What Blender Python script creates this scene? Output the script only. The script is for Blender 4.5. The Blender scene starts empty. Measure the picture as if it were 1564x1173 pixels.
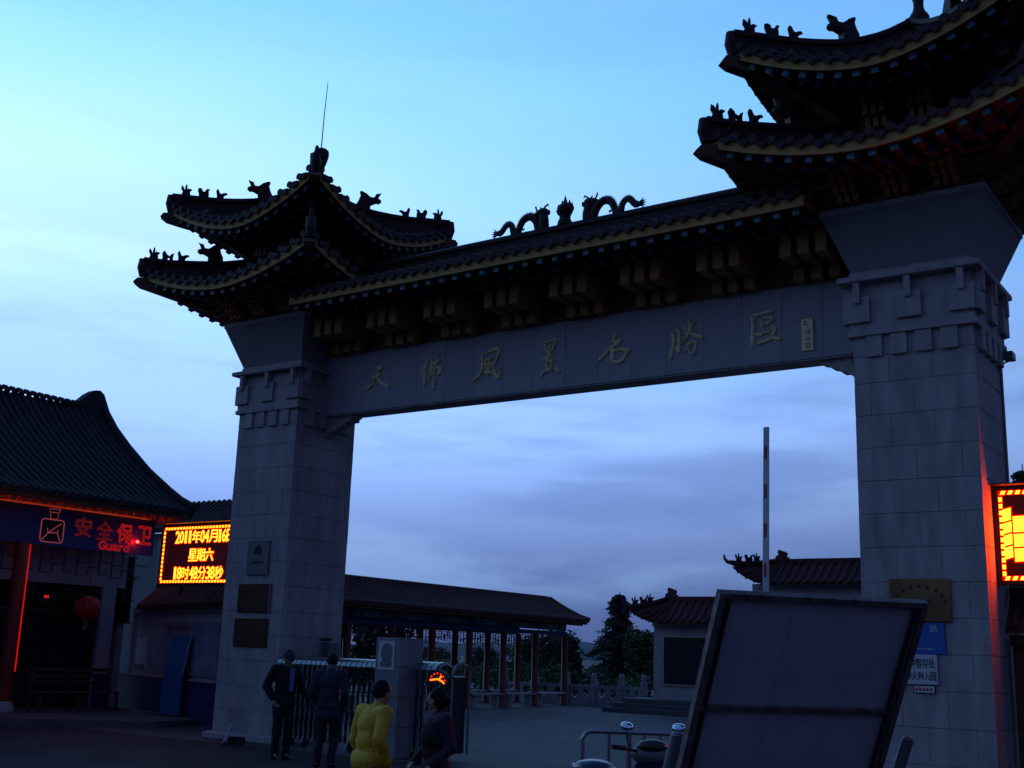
import bpy, math, random
from mathutils import Vector, Matrix, Euler
random.seed(7)
S = bpy.context.scene
COL = S.collection
PI = math.pi
R = math.radians

# ------------------------------------------------------------------ camera
cam = bpy.data.objects.new('camera', bpy.data.cameras.new('camera')); COL.objects.link(cam)
YAW, PITCH, ROLL = 0.6122, 0.2272, 0.0344
cam.data.sensor_width = 36.0; cam.data.lens = 1784.14 / 1564 * 36.0
cam.data.clip_start = 0.1; cam.data.clip_end = 6000
_f = Vector((-math.sin(YAW)*math.cos(PITCH), math.cos(YAW)*math.cos(PITCH), math.sin(PITCH)))
_r = Vector((math.cos(YAW), math.sin(YAW), 0)); _u = _r.cross(_f)
_r2 = _r*math.cos(ROLL) + _u*math.sin(ROLL); _u2 = -_r*math.sin(ROLL) + _u*math.cos(ROLL)
cam.matrix_world = Matrix(((_r2.x,_u2.x,-_f.x,0),(_r2.y,_u2.y,-_f.y,0),(_r2.z,_u2.z,-_f.z,1.75),(0,0,0,1)))
S.camera = cam
S.view_settings.view_transform = 'Standard'; S.view_settings.look = 'None'
S.view_settings.exposure = 0.0; S.view_settings.gamma = 1.0
S.view_settings.use_curve_mapping = False

# ------------------------------------------------------------------ sky (dusk: the glow stands to the left of the gate)
W = bpy.data.worlds.new('World'); S.world = W; W.use_nodes = True
nt = W.node_tree; nt.nodes.clear(); N = nt.nodes; L = nt.links
def nd(t, **k):
    n = N.new(t)
    for a, v in k.items(): setattr(n, a, v)
    return n
def mth(op, a, b=None, c=None, clamp=False):
    n = nd('ShaderNodeMath', operation=op, use_clamp=clamp)
    for i, v in enumerate((a, b, c)):
        if v is None: continue
        if isinstance(v, (int, float)): n.inputs[i].default_value = v
        else: L.new(v, n.inputs[i])
    return n.outputs[0]
def cmix(f, a, b, mode='MIX'):
    n = nd('ShaderNodeMix', data_type='RGBA', blend_type=mode)
    for i, v in ((0, f), (6, a), (7, b)):
        if isinstance(v, (int, float)): n.inputs[i].default_value = v
        elif isinstance(v, tuple): n.inputs[i].default_value = (*v, 1)
        else: L.new(v, n.inputs[i])
    return n.outputs[2]
tc = nd('ShaderNodeTexCoord'); sx = nd('ShaderNodeSeparateXYZ'); L.new(tc.outputs['Generated'], sx.inputs[0])
elev = mth('MAXIMUM', sx.outputs[2], 0.0)
ramp = nd('ShaderNodeValToRGB'); L.new(elev, ramp.inputs[0])
cr = ramp.color_ramp
stops = [(0.0,(.060,.10,.28)),(0.06,(.108,.185,.44)),(0.11,(.21,.34,.74)),(0.18,(.36,.60,1.20)),(0.25,(.33,.64,1.35)),(0.34,(.28,.68,1.4)),
         (0.45,(.28,.74,1.45)),(0.56,(.22,.63,1.35)),(0.75,(.08,.24,.68)),(1.0,(.045,.13,.40))]
cr.elements[0].position, cr.elements[0].color = stops[0][0], (*stops[0][1], 1)
cr.elements[1].position, cr.elements[1].color = stops[-1][0], (*stops[-1][1], 1)
for p, c in stops[1:-1]:
    e = cr.elements.new(p); e.color = (*c, 1)
GA = R(66)     # azimuth of the afterglow, left of +Y
gx = mth('ADD', mth('MULTIPLY', sx.outputs[0], -math.sin(GA)), mth('MULTIPLY', sx.outputs[1], math.cos(GA)))
hl = mth('SQRT', mth('MAXIMUM', mth('SUBTRACT', 1.0, mth('MULTIPLY', sx.outputs[2], sx.outputs[2])), 0.0004))
caz = mth('DIVIDE', gx, hl)                     # cosine of the angle to the glow
g1 = mth('POWER', mth('MULTIPLY_ADD', caz, 0.5, 0.5, clamp=True), 2.6)
fac = mth('MULTIPLY_ADD', g1, 1.10, 0.12)
# towards the zenith the direction matters less
hi = mth('POWER', elev, 2.0)
fac = mth('ADD', mth('MULTIPLY', fac, mth('SUBTRACT', 1.0, hi)), mth('MULTIPLY', hi, 0.55))
# whitish patch of afterglow seen through the thin cloud
gel = mth('SUBTRACT', elev, 0.35)
g2 = mth('MULTIPLY', mth('POWER', mth('MULTIPLY_ADD', caz, 0.5, 0.5, clamp=True), 14.0),
         mth('EXPONENT', mth('MULTIPLY', mth('MULTIPLY', gel, gel), -110.0)))
# streaks of thin cloud
mp = nd('ShaderNodeMapping'); L.new(tc.outputs['Generated'], mp.inputs[0])
mp.inputs['Scale'].default_value = (1.3, 1.3, 6.0); mp.inputs['Rotation'].default_value = (R(9), R(11), 0.4)
nz = nd('ShaderNodeTexNoise'); L.new(mp.outputs[0], nz.inputs[0])
nz.inputs['Scale'].default_value = 1.7; nz.inputs['Detail'].default_value = 6; nz.inputs['Roughness'].default_value = 0.52; nz.inputs['Distortion'].default_value = 0.45
cl = nd('ShaderNodeMapRange', interpolation_type='SMOOTHSTEP'); L.new(nz.outputs[0], cl.inputs[0])
cl.inputs[1].default_value = 0.46; cl.inputs[2].default_value = 0.62; cl.inputs[3].default_value = 0; cl.inputs[4].default_value = 1
cband = nd('ShaderNodeMapRange', interpolation_type='SMOOTHSTEP'); L.new(elev, cband.inputs[0])
cband.inputs[1].default_value = 0.42; cband.inputs[2].default_value = 0.16; cband.inputs[3].default_value = 0.14; cband.inputs[4].default_value = 1
mask = mth('MULTIPLY', cl.outputs[0], cband.outputs[0])
c1 = cmix(mth('MULTIPLY', mask, 0.75), ramp.outputs[0], cmix(mth('MULTIPLY', elev, 3.2, clamp=True), (.16,.275,.54), (.46,.76,1.35)))
nz2 = nd('ShaderNodeTexNoise'); mp2 = nd('ShaderNodeMapping'); L.new(tc.outputs['Generated'], mp2.inputs[0])
mp2.inputs['Scale'].default_value = (2.2, 2.2, 13); mp2.inputs['Rotation'].default_value = (R(-5), R(4), 1.0); mp2.inputs['Location'].default_value = (3.1, 1.2, .3)
L.new(mp2.outputs[0], nz2.inputs[0]); nz2.inputs['Scale'].default_value = 1.5; nz2.inputs['Detail'].default_value = 5
cl2 = nd('ShaderNodeMapRange', interpolation_type='SMOOTHSTEP'); L.new(nz2.outputs[0], cl2.inputs[0])
cl2.inputs[1].default_value = 0.46; cl2.inputs[2].default_value = 0.66; cl2.inputs[3].default_value = 0; cl2.inputs[4].default_value = 1
c2 = cmix(mth('MULTIPLY', mth('MULTIPLY', cl2.outputs[0], cband.outputs[0]), 0.55), c1, cmix(mth('MULTIPLY', elev, 2.6, clamp=True), (.10,.165,.40), (.20,.38,1.0)))
c2 = cmix(mth('MULTIPLY_ADD', caz, -0.9, 0.25, clamp=True), c2, cmix(1.0, c2, (1.12,.74,1.0), 'MULTIPLY'))
vs = nd('ShaderNodeVectorMath', operation='SCALE'); L.new(c2, vs.inputs[0]); L.new(fac, vs.inputs['Scale'])
gl = nd('ShaderNodeVectorMath', operation='SCALE'); gl.inputs[0].default_value = (.30,.27,.08); L.new(g2, gl.inputs['Scale'])
ad = nd('ShaderNodeVectorMath', operation='ADD'); L.new(vs.outputs[0], ad.inputs[0]); L.new(gl.outputs[0], ad.inputs[1])
sky = nd('ShaderNodeTexSky', sky_type='NISHITA', sun_disc=False, sun_elevation=R(1.0), sun_rotation=-GA)
bg1 = nd('ShaderNodeBackground'); L.new(ad.outputs[0], bg1.inputs[0]); bg1.inputs[1].default_value = 1.0
bg2 = nd('ShaderNodeBackground'); L.new(sky.outputs[0], bg2.inputs[0]); bg2.inputs[1].default_value = 0.0012
ads = nd('ShaderNodeAddShader'); L.new(bg1.outputs[0], ads.inputs[0]); L.new(bg2.outputs[0], ads.inputs[1])
out = nd('ShaderNodeOutputWorld'); L.new(ads.outputs[0], out.inputs[0])
# the sun is down: what is left of it is a broad faint light from the glow
sl = bpy.data.lights.new('sun', 'SUN'); sl.energy = 0.05; sl.angle = R(25); sl.color = (.6,.8,1)
so = bpy.data.objects.new('sun', sl); COL.objects.link(so)
so.rotation_euler = Vector((math.sin(GA)*math.cos(R(3)), -math.cos(GA)*math.cos(R(3)), -math.sin(R(3)))).to_track_quat('-Z', 'Y').to_euler()

# ------------------------------------------------------------------ materials
def mat(name, col, rough=.8, metal=0., var=0., scale=4., bump=0., bscale=None, rnd=0., emit=None, est=0., spec=None, stretch=None, col2=None):
    m = bpy.data.materials.new(name); m.use_nodes = True
    t = m.node_tree; b = t.nodes['Principled BSDF']
    b.inputs['Base Color'].default_value = (*col, 1); b.inputs['Roughness'].default_value = rough; b.inputs['Metallic'].default_value = metal
    if spec is not None: b.inputs['Specular IOR Level'].default_value = spec
    if emit: b.inputs['Emission Color'].default_value = (*emit, 1); b.inputs['Emission Strength'].default_value = est
    co = t.nodes.new('ShaderNodeTexCoord').outputs['Object']
    if stretch:
        mm = t.nodes.new('ShaderNodeMapping'); mm.inputs['Scale'].default_value = stretch; t.links.new(co, mm.inputs[0]); co = mm.outputs[0]
    last = None
    if var or col2:
        n = t.nodes.new('ShaderNodeTexNoise'); n.inputs['Scale'].default_value = scale; n.inputs['Detail'].default_value = 6; n.inputs['Roughness'].default_value = .62
        t.links.new(co, n.inputs[0])
        mr = t.nodes.new('ShaderNodeMapRange'); mr.inputs[1].default_value = .3; mr.inputs[2].default_value = .7
        t.links.new(n.outputs[0], mr.inputs[0])
        mx = t.nodes.new('ShaderNodeMix'); mx.data_type = 'RGBA'
        mx.inputs[6].default_value = (*[c*(1-var) for c in col], 1)
        mx.inputs[7].default_value = (*(col2 or [c*(1+var) for c in col]), 1)
        t.links.new(mr.outputs[0], mx.inputs[0]); last = mx.outputs[2]
    if rnd:
        oi = t.nodes.new('ShaderNodeObjectInfo'); ma = t.nodes.new('ShaderNodeMapRange')
        ma.inputs[3].default_value = 1-rnd; ma.inputs[4].default_value = 1+rnd
        t.links.new(oi.outputs['Random'], ma.inputs[0])
        vm = t.nodes.new('ShaderNodeVectorMath'); vm.operation = 'SCALE'
        if last: t.links.new(last, vm.inputs[0])
        else: vm.inputs[0].default_value = col
        t.links.new(ma.outputs[0], vm.inputs['Scale']); last = vm.outputs[0]
    if last: t.links.new(last, b.inputs['Base Color'])
    if bump:
        n2 = t.nodes.new('ShaderNodeTexNoise'); n2.inputs['Scale'].default_value = bscale or scale*6; n2.inputs['Detail'].default_value = 4
        t.links.new(co, n2.inputs[0])
        bp = t.nodes.new('ShaderNodeBump'); bp.inputs['Strength'].default_value = bump; bp.inputs['Distance'].default_value = .02
        t.links.new(n2.outputs[0], bp.inputs['Height']); t.links.new(bp.outputs[0], b.inputs['Normal'])
    return m
def emat(name, col, st):
    m = bpy.data.materials.new(name); m.use_nodes = True; t = m.node_tree; t.nodes.clear()
    e = t.nodes.new('ShaderNodeEmission'); e.inputs[0].default_value = (*col, 1); e.inputs[1].default_value = st
    o = t.nodes.new('ShaderNodeOutputMaterial'); t.links.new(e.outputs[0], o.inputs[0]); return m

M = dict(

 ground=mat('paving_ground', (.088,.080,.085), .82, var=.28, scale=.35, bump=.35, bscale=14, spec=.3),
 road=mat('asphalt_road', (.036,.034,.038), .9, var=.35, scale=.6, bump=.5, bscale=40, spec=.2),
 kerb=mat('kerb_stone', (.10,.095,.10), .85, var=.2, scale=3, bump=.3),
 stone=mat('granite_block', (.385,.335,.33), .8, var=.26, scale=2.2, stretch=(1.6,1.6,.45), bump=.25, bscale=60, rnd=.045, spec=.3),
 stone2=mat('granite_trim', (.395,.34,.335), .8, var=.18, scale=3, stretch=(1.4,1.4,.6), bump=.25, bscale=50, rnd=.05, spec=.3),
 mortar=mat('mortar_joint', (.32,.285,.285), .9),
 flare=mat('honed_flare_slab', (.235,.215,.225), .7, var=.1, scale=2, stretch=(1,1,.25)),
 slab=mat('polished_beam_slab', (.35,.31,.34), .55, var=.06, scale=3, rnd=.07, spec=.4),
 tile=mat('dark_red_glazed_tile', (.055,.026,.028), .6, spec=.2, var=.25, scale=5, rnd=.2, bump=.15),
 gtile=mat('dark_grey_clay_tile', (.050,.036,.042), .8, spec=.15, var=.25, scale=5, rnd=.12, bump=.2),
 gold=mat('gold_painted_board', (.50,.26,.06), .6, var=.15, scale=5, bump=.1),
 ochre=mat('ochre_painted_wood', (.36,.17,.04), .65, var=.15, scale=5),
 brown=mat('red_brown_painted_wood', (.13,.045,.022), .7, var=.2, scale=4),
 soffit=mat('brown_soffit', (.12,.052,.026), .8, var=.2, scale=4),
 teal=mat('teal_rafter_end', (.03,.14,.18), .5),
 bronze=mat('gilded_lettering', (.96,.80,.40), .5, metal=.0, var=.15, scale=12),
 ink=mat('ink_marks', (.015,.012,.01), .6),
 iron=mat('dark_iron', (.03,.028,.03), .5, metal=.5),
 steel=mat('brushed_steel', (.30,.30,.31), .38, metal=.85, var=.1, scale=8, bump=.05),
 white=mat('white_wash_wall', (.40,.39,.42), .85, var=.14, scale=1.6, bump=.15, bscale=30),
 dimwall=mat('grey_rendered_wall', (.24,.24,.25), .85, var=.15, scale=2.0, bump=.15),
 bluepaint=mat('dark_blue_dado', (.018,.035,.13), .6, var=.15, scale=3),
 signblue=mat('blue_sign_face', (.02,.11,.40), .45, var=.05),
 signblue2=mat('blue_banner_board', (.015,.035,.20), .55, var=.25, scale=1.2),
 paper=mat('white_sign_face', (.55,.56,.58), .6, var=.04),
 poster=mat('pale_blue_poster', (.17,.22,.33), .45, var=.30, scale=1.4, col2=(.28,.33,.42)),
 redink=mat('red_lettering', (.32,.02,.02), .6),
 red=mat('red_lacquered_column', (.20,.022,.018), .25, var=.1, scale=4),
 darkred=mat('dark_red_wood', (.09,.018,.016), .6, var=.15),
 glass=mat('dark_window_glass', (.008,.008,.012), .08, spec=.6),
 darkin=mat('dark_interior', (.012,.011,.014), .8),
 brass=mat('brass_plaque', (.20,.11,.04), .42, metal=.5, var=.45, scale=1.6, bump=.05),
 brownplq=mat('red_brown_plaque', (.10,.035,.02), .35, metal=.3, var=.3, scale=3),
 greyplq=mat('grey_stone_plaque', (.16,.16,.17), .5, var=.1),
 cap=mat('dark_cap_cloth', (.03,.03,.035), .85), signmid=mat('pale_blue_sign_face', (.03,.15,.33), .45, var=.08),
 panel=mat('grey_back_panel', (.44,.45,.53), .6, var=.16, scale=1.6, bump=.12, bscale=3, col2=(.54,.51,.55)),
 rust=mat('rusty_frame_steel', (.17,.10,.08), .6, metal=.4, var=.5, scale=9, bump=.3, col2=(.30,.24,.23)),
 polew=mat('white_boom_paint', (.55,.55,.56), .5, var=.06), poler=mat('red_boom_stripe', (.45,.02,.02), .5),
 marble=mat('pale_carved_marble', (.30,.31,.33), .75, var=.12, scale=3, bump=.2),
 bluepat=mat('painted_blue_beam', (.03,.06,.16), .7, var=.3, scale=3), whitepat=mat('painted_pale_panel', (.26,.29,.31), .7, var=.1),
 leafd=mat('cedar_needles', (.026,.045,.028), .8, var=.4, scale=.8), leafg=mat('shrub_leaves', (.055,.10,.03), .75, var=.45, scale=.7, col2=(.09,.13,.035)),
 leafm=mat('willow_leaves', (.04,.07,.035), .75, var=.4, scale=.8), bark=mat('tree_bark', (.05,.035,.025), .9, var=.3, scale=6, bump=.4),
 hill=mat('hazed_wooded_hill', (.045,.065,.085), .95, var=.25, scale=.02),  # blue in the base colour stands in for distant haze
 skin=mat('skin', (.33,.20,.145), .6), hair=mat('black_hair', (.006,.005,.005), .75, spec=.2), black=mat('black_cloth', (.012,.012,.014), .85, var=.3, scale=9, bump=.3, bscale=25),
 navy=mat('navy_cloth', (.018,.022,.040), .85, var=.2, scale=9, bump=.3, bscale=25), trouser=mat('dark_trousers', (.012,.012,.016), .85, bump=.3, bscale=18),
 shirt=mat('blue_white_shirt', (.12,.20,.50), .8), shoe=mat('black_shoe', (.01,.01,.01), .35),
 yellow=mat('yellow_jacket_cloth', (.62,.35,.015), .75, var=.12, scale=8, bump=.35, bscale=16), purple=mat('purple_cloth', (.045,.010,.034), .8, var=.2, scale=8, bump=.3, bscale=18),
 denim=mat('blue_denim', (.02,.035,.10), .85, var=.2, scale=10), eye=mat('eye_white', (.5,.5,.5), .2),
 plastic=mat('black_plastic', (.015,.015,.018), .3), paintb=mat('dark_blue_paint', (.03,.035,.07), .25), rubber=mat('tyre_rubber', (.012,.012,.012), .9),
 mirror=mat('mirror_glass', (.9,.93,.95), .03, metal=1.), greyp=mat('grey_plastic', (.12,.13,.14), .4), lens=mat('red_lamp_lens', (.25,.01,.01), .2),
 lantern=mat('red_lantern_silk', (.22,.013,.010), .6, emit=(.6,.03,.02), est=.008), tassel=mat('tassel_gold', (.35,.25,.08), .6),
 wood=mat('dark_bench_wood', (.06,.035,.022), .7, var=.2, scale=6), orange=mat('dull_orange_wall', (.13,.055,.02), .8, var=.1, scale=2),
 ledback=mat('led_panel_black_red', (.03,.002,.002), .5, emit=(.5,.0,.0), est=.03), frame=mat('led_frame_black', (.02,.008,.008), .5),
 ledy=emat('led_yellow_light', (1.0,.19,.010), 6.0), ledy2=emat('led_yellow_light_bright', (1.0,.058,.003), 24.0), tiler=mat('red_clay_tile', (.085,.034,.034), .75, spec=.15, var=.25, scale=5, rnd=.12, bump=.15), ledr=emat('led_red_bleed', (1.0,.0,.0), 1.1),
 neon=emat('red_neon_tube', (1.0,.045,.06), .12), colglint=emat('column_red_glint', (1.0,.01,.01), .75), strip=emat('added_eave_light', (1.0,.05,.006), 42.0), neon2=emat('bright_red_neon', (1.0,.02,.02), .42), neonp=emat('pink_neon_tube', (1.0,.16,.22), .20),
 lamp=emat('red_lamp_bulb', (1.0,.003,.002), 150.0), digits=emat('red_digit_light', (1.0,.02,.012), 1.6), orangeled=emat('orange_red_led', (1.0,.12,.008), 4.0),
)
# trees' cold cast comes from the light; the hills have haze in their colour

# ------------------------------------------------------------------ helpers
OFF = {}
class MB:
    def __init__(s): s.v = []; s.f = []; s.m = []; s.mi = 0
    def add(s, vs, fs):
        o = len(s.v); s.v += [tuple(v) for v in vs]; s.f += [tuple(i+o for i in f) for f in fs]; s.m += [s.mi]*len(fs); return s
    def box(s, x0, x1, y0, y1, z0, z1):
        return s.add([(x0,y0,z0),(x1,y0,z0),(x1,y1,z0),(x0,y1,z0),(x0,y0,z1),(x1,y0,z1),(x1,y1,z1),(x0,y1,z1)],
                     [(0,3,2,1),(4,5,6,7),(0,1,5,4),(1,2,6,5),(2,3,7,6),(3,0,4,7)])
    def cbox(s, x0, x1, y0, y1, z0, z1, c=.01):
        # box with chamfered edges round its outline in all axes (loft of 4 rings)
        def ring(z, i): return [(x0+i,y0+i,z),(x1-i,y0+i,z),(x1-i,y1-i,z),(x0+i,y1-i,z)]
        v = ring(z0,c)+ring(z0+c,0)+ring(z1-c,0)+ring(z1,c)
        f = [(3,2,1,0),(12,13,14,15)]
        for k in range(3):
            for j in range(4): f.append((k*4+j, k*4+(j+1)%4, k*4+4+(j+1)%4, k*4+4+j))
        return s.add(v, f)
    def frustum(s, cx, cy, z0, z1, a0, b0, a1, b1):
        return s.add([(cx-a0,cy-b0,z0),(cx+a0,cy-b0,z0),(cx+a0,cy+b0,z0),(cx-a0,cy+b0,z0),(cx-a1,cy-b1,z1),(cx+a1,cy-b1,z1),(cx+a1,cy+b1,z1),(cx-a1,cy+b1,z1)],
                     [(0,3,2,1),(4,5,6,7),(0,1,5,4),(1,2,6,5),(2,3,7,6),(3,0,4,7)])
    def tube(s, pts, rad, n=8, caps=True):
        pts = [Vector(p) for p in pts]; rs = rad if isinstance(rad, (list,tuple)) else [rad]*len(pts)
        vs = []; ref = None
        for i, p in enumerate(pts):
            d = (pts[min(i+1,len(pts)-1)] - pts[max(i-1,0)])
            if d.length < 1e-9: d = Vector((0,0,1))
            d.normalize()
            if ref is None: ref = Vector((0,0,1)) if abs(d.z) < .9 else Vector((1,0,0))
            a = d.cross(ref)
            if a.length < 1e-4: ref = Vector((1,0,0)) if abs(d.x) < .9 else Vector((0,1,0)); a = d.cross(ref)
            a.normalize(); b = d.cross(a); ref = -b if False else ref
            for k in range(n):
                t = 2*PI*k/n; vs.append(p + a*math.cos(t)*rs[i] + b*math.sin(t)*rs[i])
        fs = [(i*n+k, i*n+(k+1)%n, (i+1)*n+(k+1)%n, (i+1)*n+k) for i in range(len(pts)-1) for k in range(n)]
        if caps: fs += [tuple(range(n-1,-1,-1)), tuple((len(pts)-1)*n+k for k in range(n))]
        return s.add(vs, fs)
    def lathe(s, prof, c=(0,0,0), n=16):
        vs = [(c[0]+r*math.cos(2*PI*k/n), c[1]+r*math.sin(2*PI*k/n), c[2]+z) for r, z in prof for k in range(n)]
        fs = [(i*n+k, i*n+(k+1)%n, (i+1)*n+(k+1)%n, (i+1)*n+k) for i in range(len(prof)-1) for k in range(n)]
        fs += [tuple(range(n-1,-1,-1)), tuple((len(prof)-1)*n+k for k in range(n))]
        return s.add(vs, fs)
    def ell(s, c, r, n=12, m=8, rot=None):
        vs = []; fs = []
        for i in range(m+1):
            a = PI*i/m
            for k in range(n):
                t = 2*PI*k/n; v = Vector((r[0]*math.sin(a)*math.cos(t), r[1]*math.sin(a)*math.sin(t), r[2]*math.cos(a)))
                if rot: v = rot @ v
                vs.append(v + Vector(c))
        for i in range(m):
            for k in range(n): fs.append((i*n+k, (i+1)*n+k, (i+1)*n+(k+1)%n, i*n+(k+1)%n))
        return s.add(vs, fs)
    def prism(s, poly, fn, d0, d1):
        # poly in 2-D, fn(a,b,d) -> 3-D point
        n = len(poly); vs = [fn(a,b,d0) for a,b in poly] + [fn(a,b,d1) for a,b in poly]
        fs = [tuple(range(n)), tuple(range(2*n-1,n-1,-1))] + [(k, k+n, (k+1)%n+n, (k+1)%n) for k in range(n)]
        return s.add(vs, fs)
    def mesh_in(s, mb, mtx):
        o = len(s.v); s.v += [tuple(mtx @ Vector(v)) for v in mb.v]; s.f += [tuple(i+o for i in f) for f in mb.f]; s.m += [mm+s.mi for mm in mb.m]; return s
    def mesh(s, name, mats, off=None, smooth=False):
        me = bpy.data.meshes.new(name); o = off or Vector((0,0,0))
        me.from_pydata([(v[0]-o.x, v[1]-o.y, v[2]-o.z) for v in s.v], [], s.f)
        mats = mats if isinstance(mats, (list,tuple)) else [mats]
        for m_ in mats: me.materials.append(m_)
        if len(mats) > 1: me.polygons.foreach_set('material_index', s.m)
        if smooth:
            me.polygons.foreach_set('use_smooth', [True]*len(me.polygons))
            try: me.set_sharp_from_angle(angle=R(38))
            except Exception: pass
        me.update(); return me
    def build(s, name, mats, parent=None, label=None, smooth=False, kind=None):
        off = OFF.get(parent, Vector((0,0,0)))
        o = link(name, s.mesh(name, mats, off, smooth), parent)
        if label: o['label'] = label
        if kind: o['kind'] = kind
        return o
def link(name, me, parent=None):
    o = bpy.data.objects.new(name, me); COL.objects.link(o)
    if parent is not None: o.parent = parent; OFF[o] = OFF.get(parent, Vector((0,0,0)))
    return o
def thing(name, label, cat, loc=(0,0,0), group=None, world=True, rz=0):
    o = bpy.data.objects.new(name, None); COL.objects.link(o); o.location = loc; o.rotation_euler = (0,0,rz); o.empty_display_size = .3
    o['label'] = label; o['category'] = cat
    if group: o['group'] = group
    OFF[o] = Vector(loc) if world else Vector((0,0,0)); return o
def tag(o, label, cat, group=None):
    o['label'] = label; o['category'] = cat
    if group: o['group'] = group
    return o
def piece(name, me, parent, mtx, label=None):
    # a piece that shares its mesh; mtx is its world matrix (or local for local things)
    o = link(name, me, parent); o.matrix_local = Matrix.Translation(-OFF.get(parent, Vector((0,0,0)))) @ mtx
    if label: o['label'] = label
    return o
def copy_tree(o, parent=None):
    c = o.copy(); COL.objects.link(c)
    if parent is not None: c.parent = parent
    for ch in list(o.children): copy_tree(ch, c)
    return c
def T(x, y, z): return Matrix.Translation((x, y, z))
def RZ(a): return Matrix.Rotation(a, 4, 'Z')
def interp(tab, x):
    if x <= tab[0][0]: return tab[0][1]
    for (a,b),(c,d) in zip(tab, tab[1:]):
        if x <= c: return b + (d-b)*(x-a)/(c-a)
    return tab[-1][1]
def text_mesh(body, size_w, size_h, extrude=.0, offset=0., outline=0.):
    """one word or character as a mesh, scaled to size_w x size_h, lower-left corner at the origin, in the XZ plane facing -Y"""
    cu = bpy.data.curves.new('t', 'FONT'); cu.body = body; cu.size = 1; cu.resolution_u = 2; cu.extrude = 0
    cu.offset = 0
    o = bpy.data.objects.new('t', cu); COL.objects.link(o)
    me = bpy.data.meshes.new_from_object(o, depsgraph=None)
    xs = [v.co.x for v in me.vertices]; ys = [v.co.y for v in me.vertices]
    x0, x1, y0, y1 = min(xs), max(xs), min(ys), max(ys); bpy.data.meshes.remove(me)
    w = max(x1-x0, 1e-3); h = max(y1-y0, 1e-3)
    sx_, sy_ = size_w/w, size_h/h
    k = (sx_*sy_)**.5
    cu.extrude = 0 if outline else extrude/k
    cu.offset = offset/k
    if outline: cu.fill_mode = 'NONE'; cu.bevel_depth = outline/k; cu.bevel_resolution = 0
    me = bpy.data.meshes.new_from_object(o, depsgraph=None)
    bpy.data.objects.remove(o); bpy.data.curves.remove(cu)
    mb = MB()
    mb.v = [((v.co.x-x0)*sx_, -v.co.z*k, (v.co.y-y0)*sy_) for v in me.vertices]
    mb.f = [tuple(p.vertices) for p in me.polygons]; mb.m = [0]*len(mb.f)
    bpy.data.meshes.remove(me)
    return mb
def stroke(mb, pts, y, depth, closed=False):
    """brush stroke on a wall facing -Y: pts = (x, z, width); tapered ribbon with a raised middle"""
    P = []
    for (x0,z0,w0),(x1,z1,w1) in zip(pts, pts[1:]):
        for k in range(5):
            t = k/5; P.append((x0+(x1-x0)*t, z0+(z1-z0)*t, w0+(w1-w0)*t))
    P.append(pts[-1])
    for _ in range(3):
        P = [P[0]] + [tuple((P[i-1][j]+2*P[i][j]+P[i+1][j])/4 for j in range(3)) for i in range(1,len(P)-1)] + [P[-1]]
    n = len(P); vs = []; fs = []
    for i,(x,z,w) in enumerate(P):
        a = P[max(i-1,0)]; b = P[min(i+1,n-1)]; dx, dz = b[0]-a[0], b[1]-a[1]; l = math.hypot(dx,dz) or 1; nx, nz = -dz/l, dx/l
        e = .55 if i in (0,n-1) else 1
        h = w*.5*e
        vs += [(x+nx*h, y, z+nz*h), (x+nx*h*.92, y-depth*.7, z+nz*h*.92), (x, y-depth, z), (x-nx*h*.92, y-depth*.7, z-nz*h*.92), (x-nx*h, y, z-nz*h)]
    for i in range(n-1):
        for k in range(4): fs.append((i*5+k, (i+1)*5+k, (i+1)*5+k+1, i*5+k+1))
    # round-ish end caps
    fs += [(0,1,2,3,4), tuple((n-1)*5+k for k in (4,3,2,1,0))]
    mb.add(vs, fs)

def paving_joints(m):
    t = m.node_tree; b = t.nodes['Principled BSDF']; src = b.inputs['Base Color'].links[0].from_socket
    tc_ = t.nodes.new('ShaderNodeTexCoord'); bt = t.nodes.new('ShaderNodeTexBrick'); t.links.new(tc_.outputs['Object'], bt.inputs[0])
    bt.inputs['Scale'].default_value = 1.0; bt.inputs['Brick Width'].default_value = .9; bt.inputs['Row Height'].default_value = .6; bt.inputs['Mortar Size'].default_value = .012
    bt.inputs['Color1'].default_value = (1,1,1,1); bt.inputs['Color2'].default_value = (.78,.78,.80,1); bt.inputs['Mortar'].default_value = (.45,.45,.45,1)
    mx = t.nodes.new('ShaderNodeMix'); mx.data_type = 'RGBA'; mx.blend_type = 'MULTIPLY'; mx.inputs[0].default_value = 1
    t.links.new(src, mx.inputs[6]); t.links.new(bt.outputs['Color'], mx.inputs[7]); t.links.new(mx.outputs[2], b.inputs['Base Color'])
paving_joints(M['ground'])

# ------------------------------------------------------------------ ground
g = MB(); g.add([(-3000,-3000,0),(3000,-3000,0),(3000,3000,0),(-3000,3000,0)], [(0,1,2,3)])
o = g.build('ground', M['ground']); o['kind'] = 'structure'
rd_ = MB(); rd_.add([(-300,-200,.004),(200,-200,.004),(200,15.25,.004),(-300,15.25,.004)], [(0,1,2,3)]); o = rd_.build('road', M['road']); o['kind'] = 'structure'
pv = MB(); pv.add([(-25.9,8,.0),(-22.5,14.4,.0),(-20.45,16.6,0),(-20.6,17.9,0),(-26.6,20.3,0),(-31,21.5,0),(-31,8,0),(-25.9,8,.14),(-22.5,14.4,.14),(-20.45,16.6,.14),(-20.6,17.9,.14),(-26.6,20.3,.14),(-31,21.5,.14),(-31,8,.14)],
       [(7,8,9,10,11,12,13),(0,1,8,7),(1,2,9,8),(2,3,10,9),(3,4,11,10),(4,5,12,11),(5,6,13,12),(6,0,7,13)])
o = pv.build('pavement', M['kerb']); o['kind'] = 'structure'
hl_ = MB()
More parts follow.
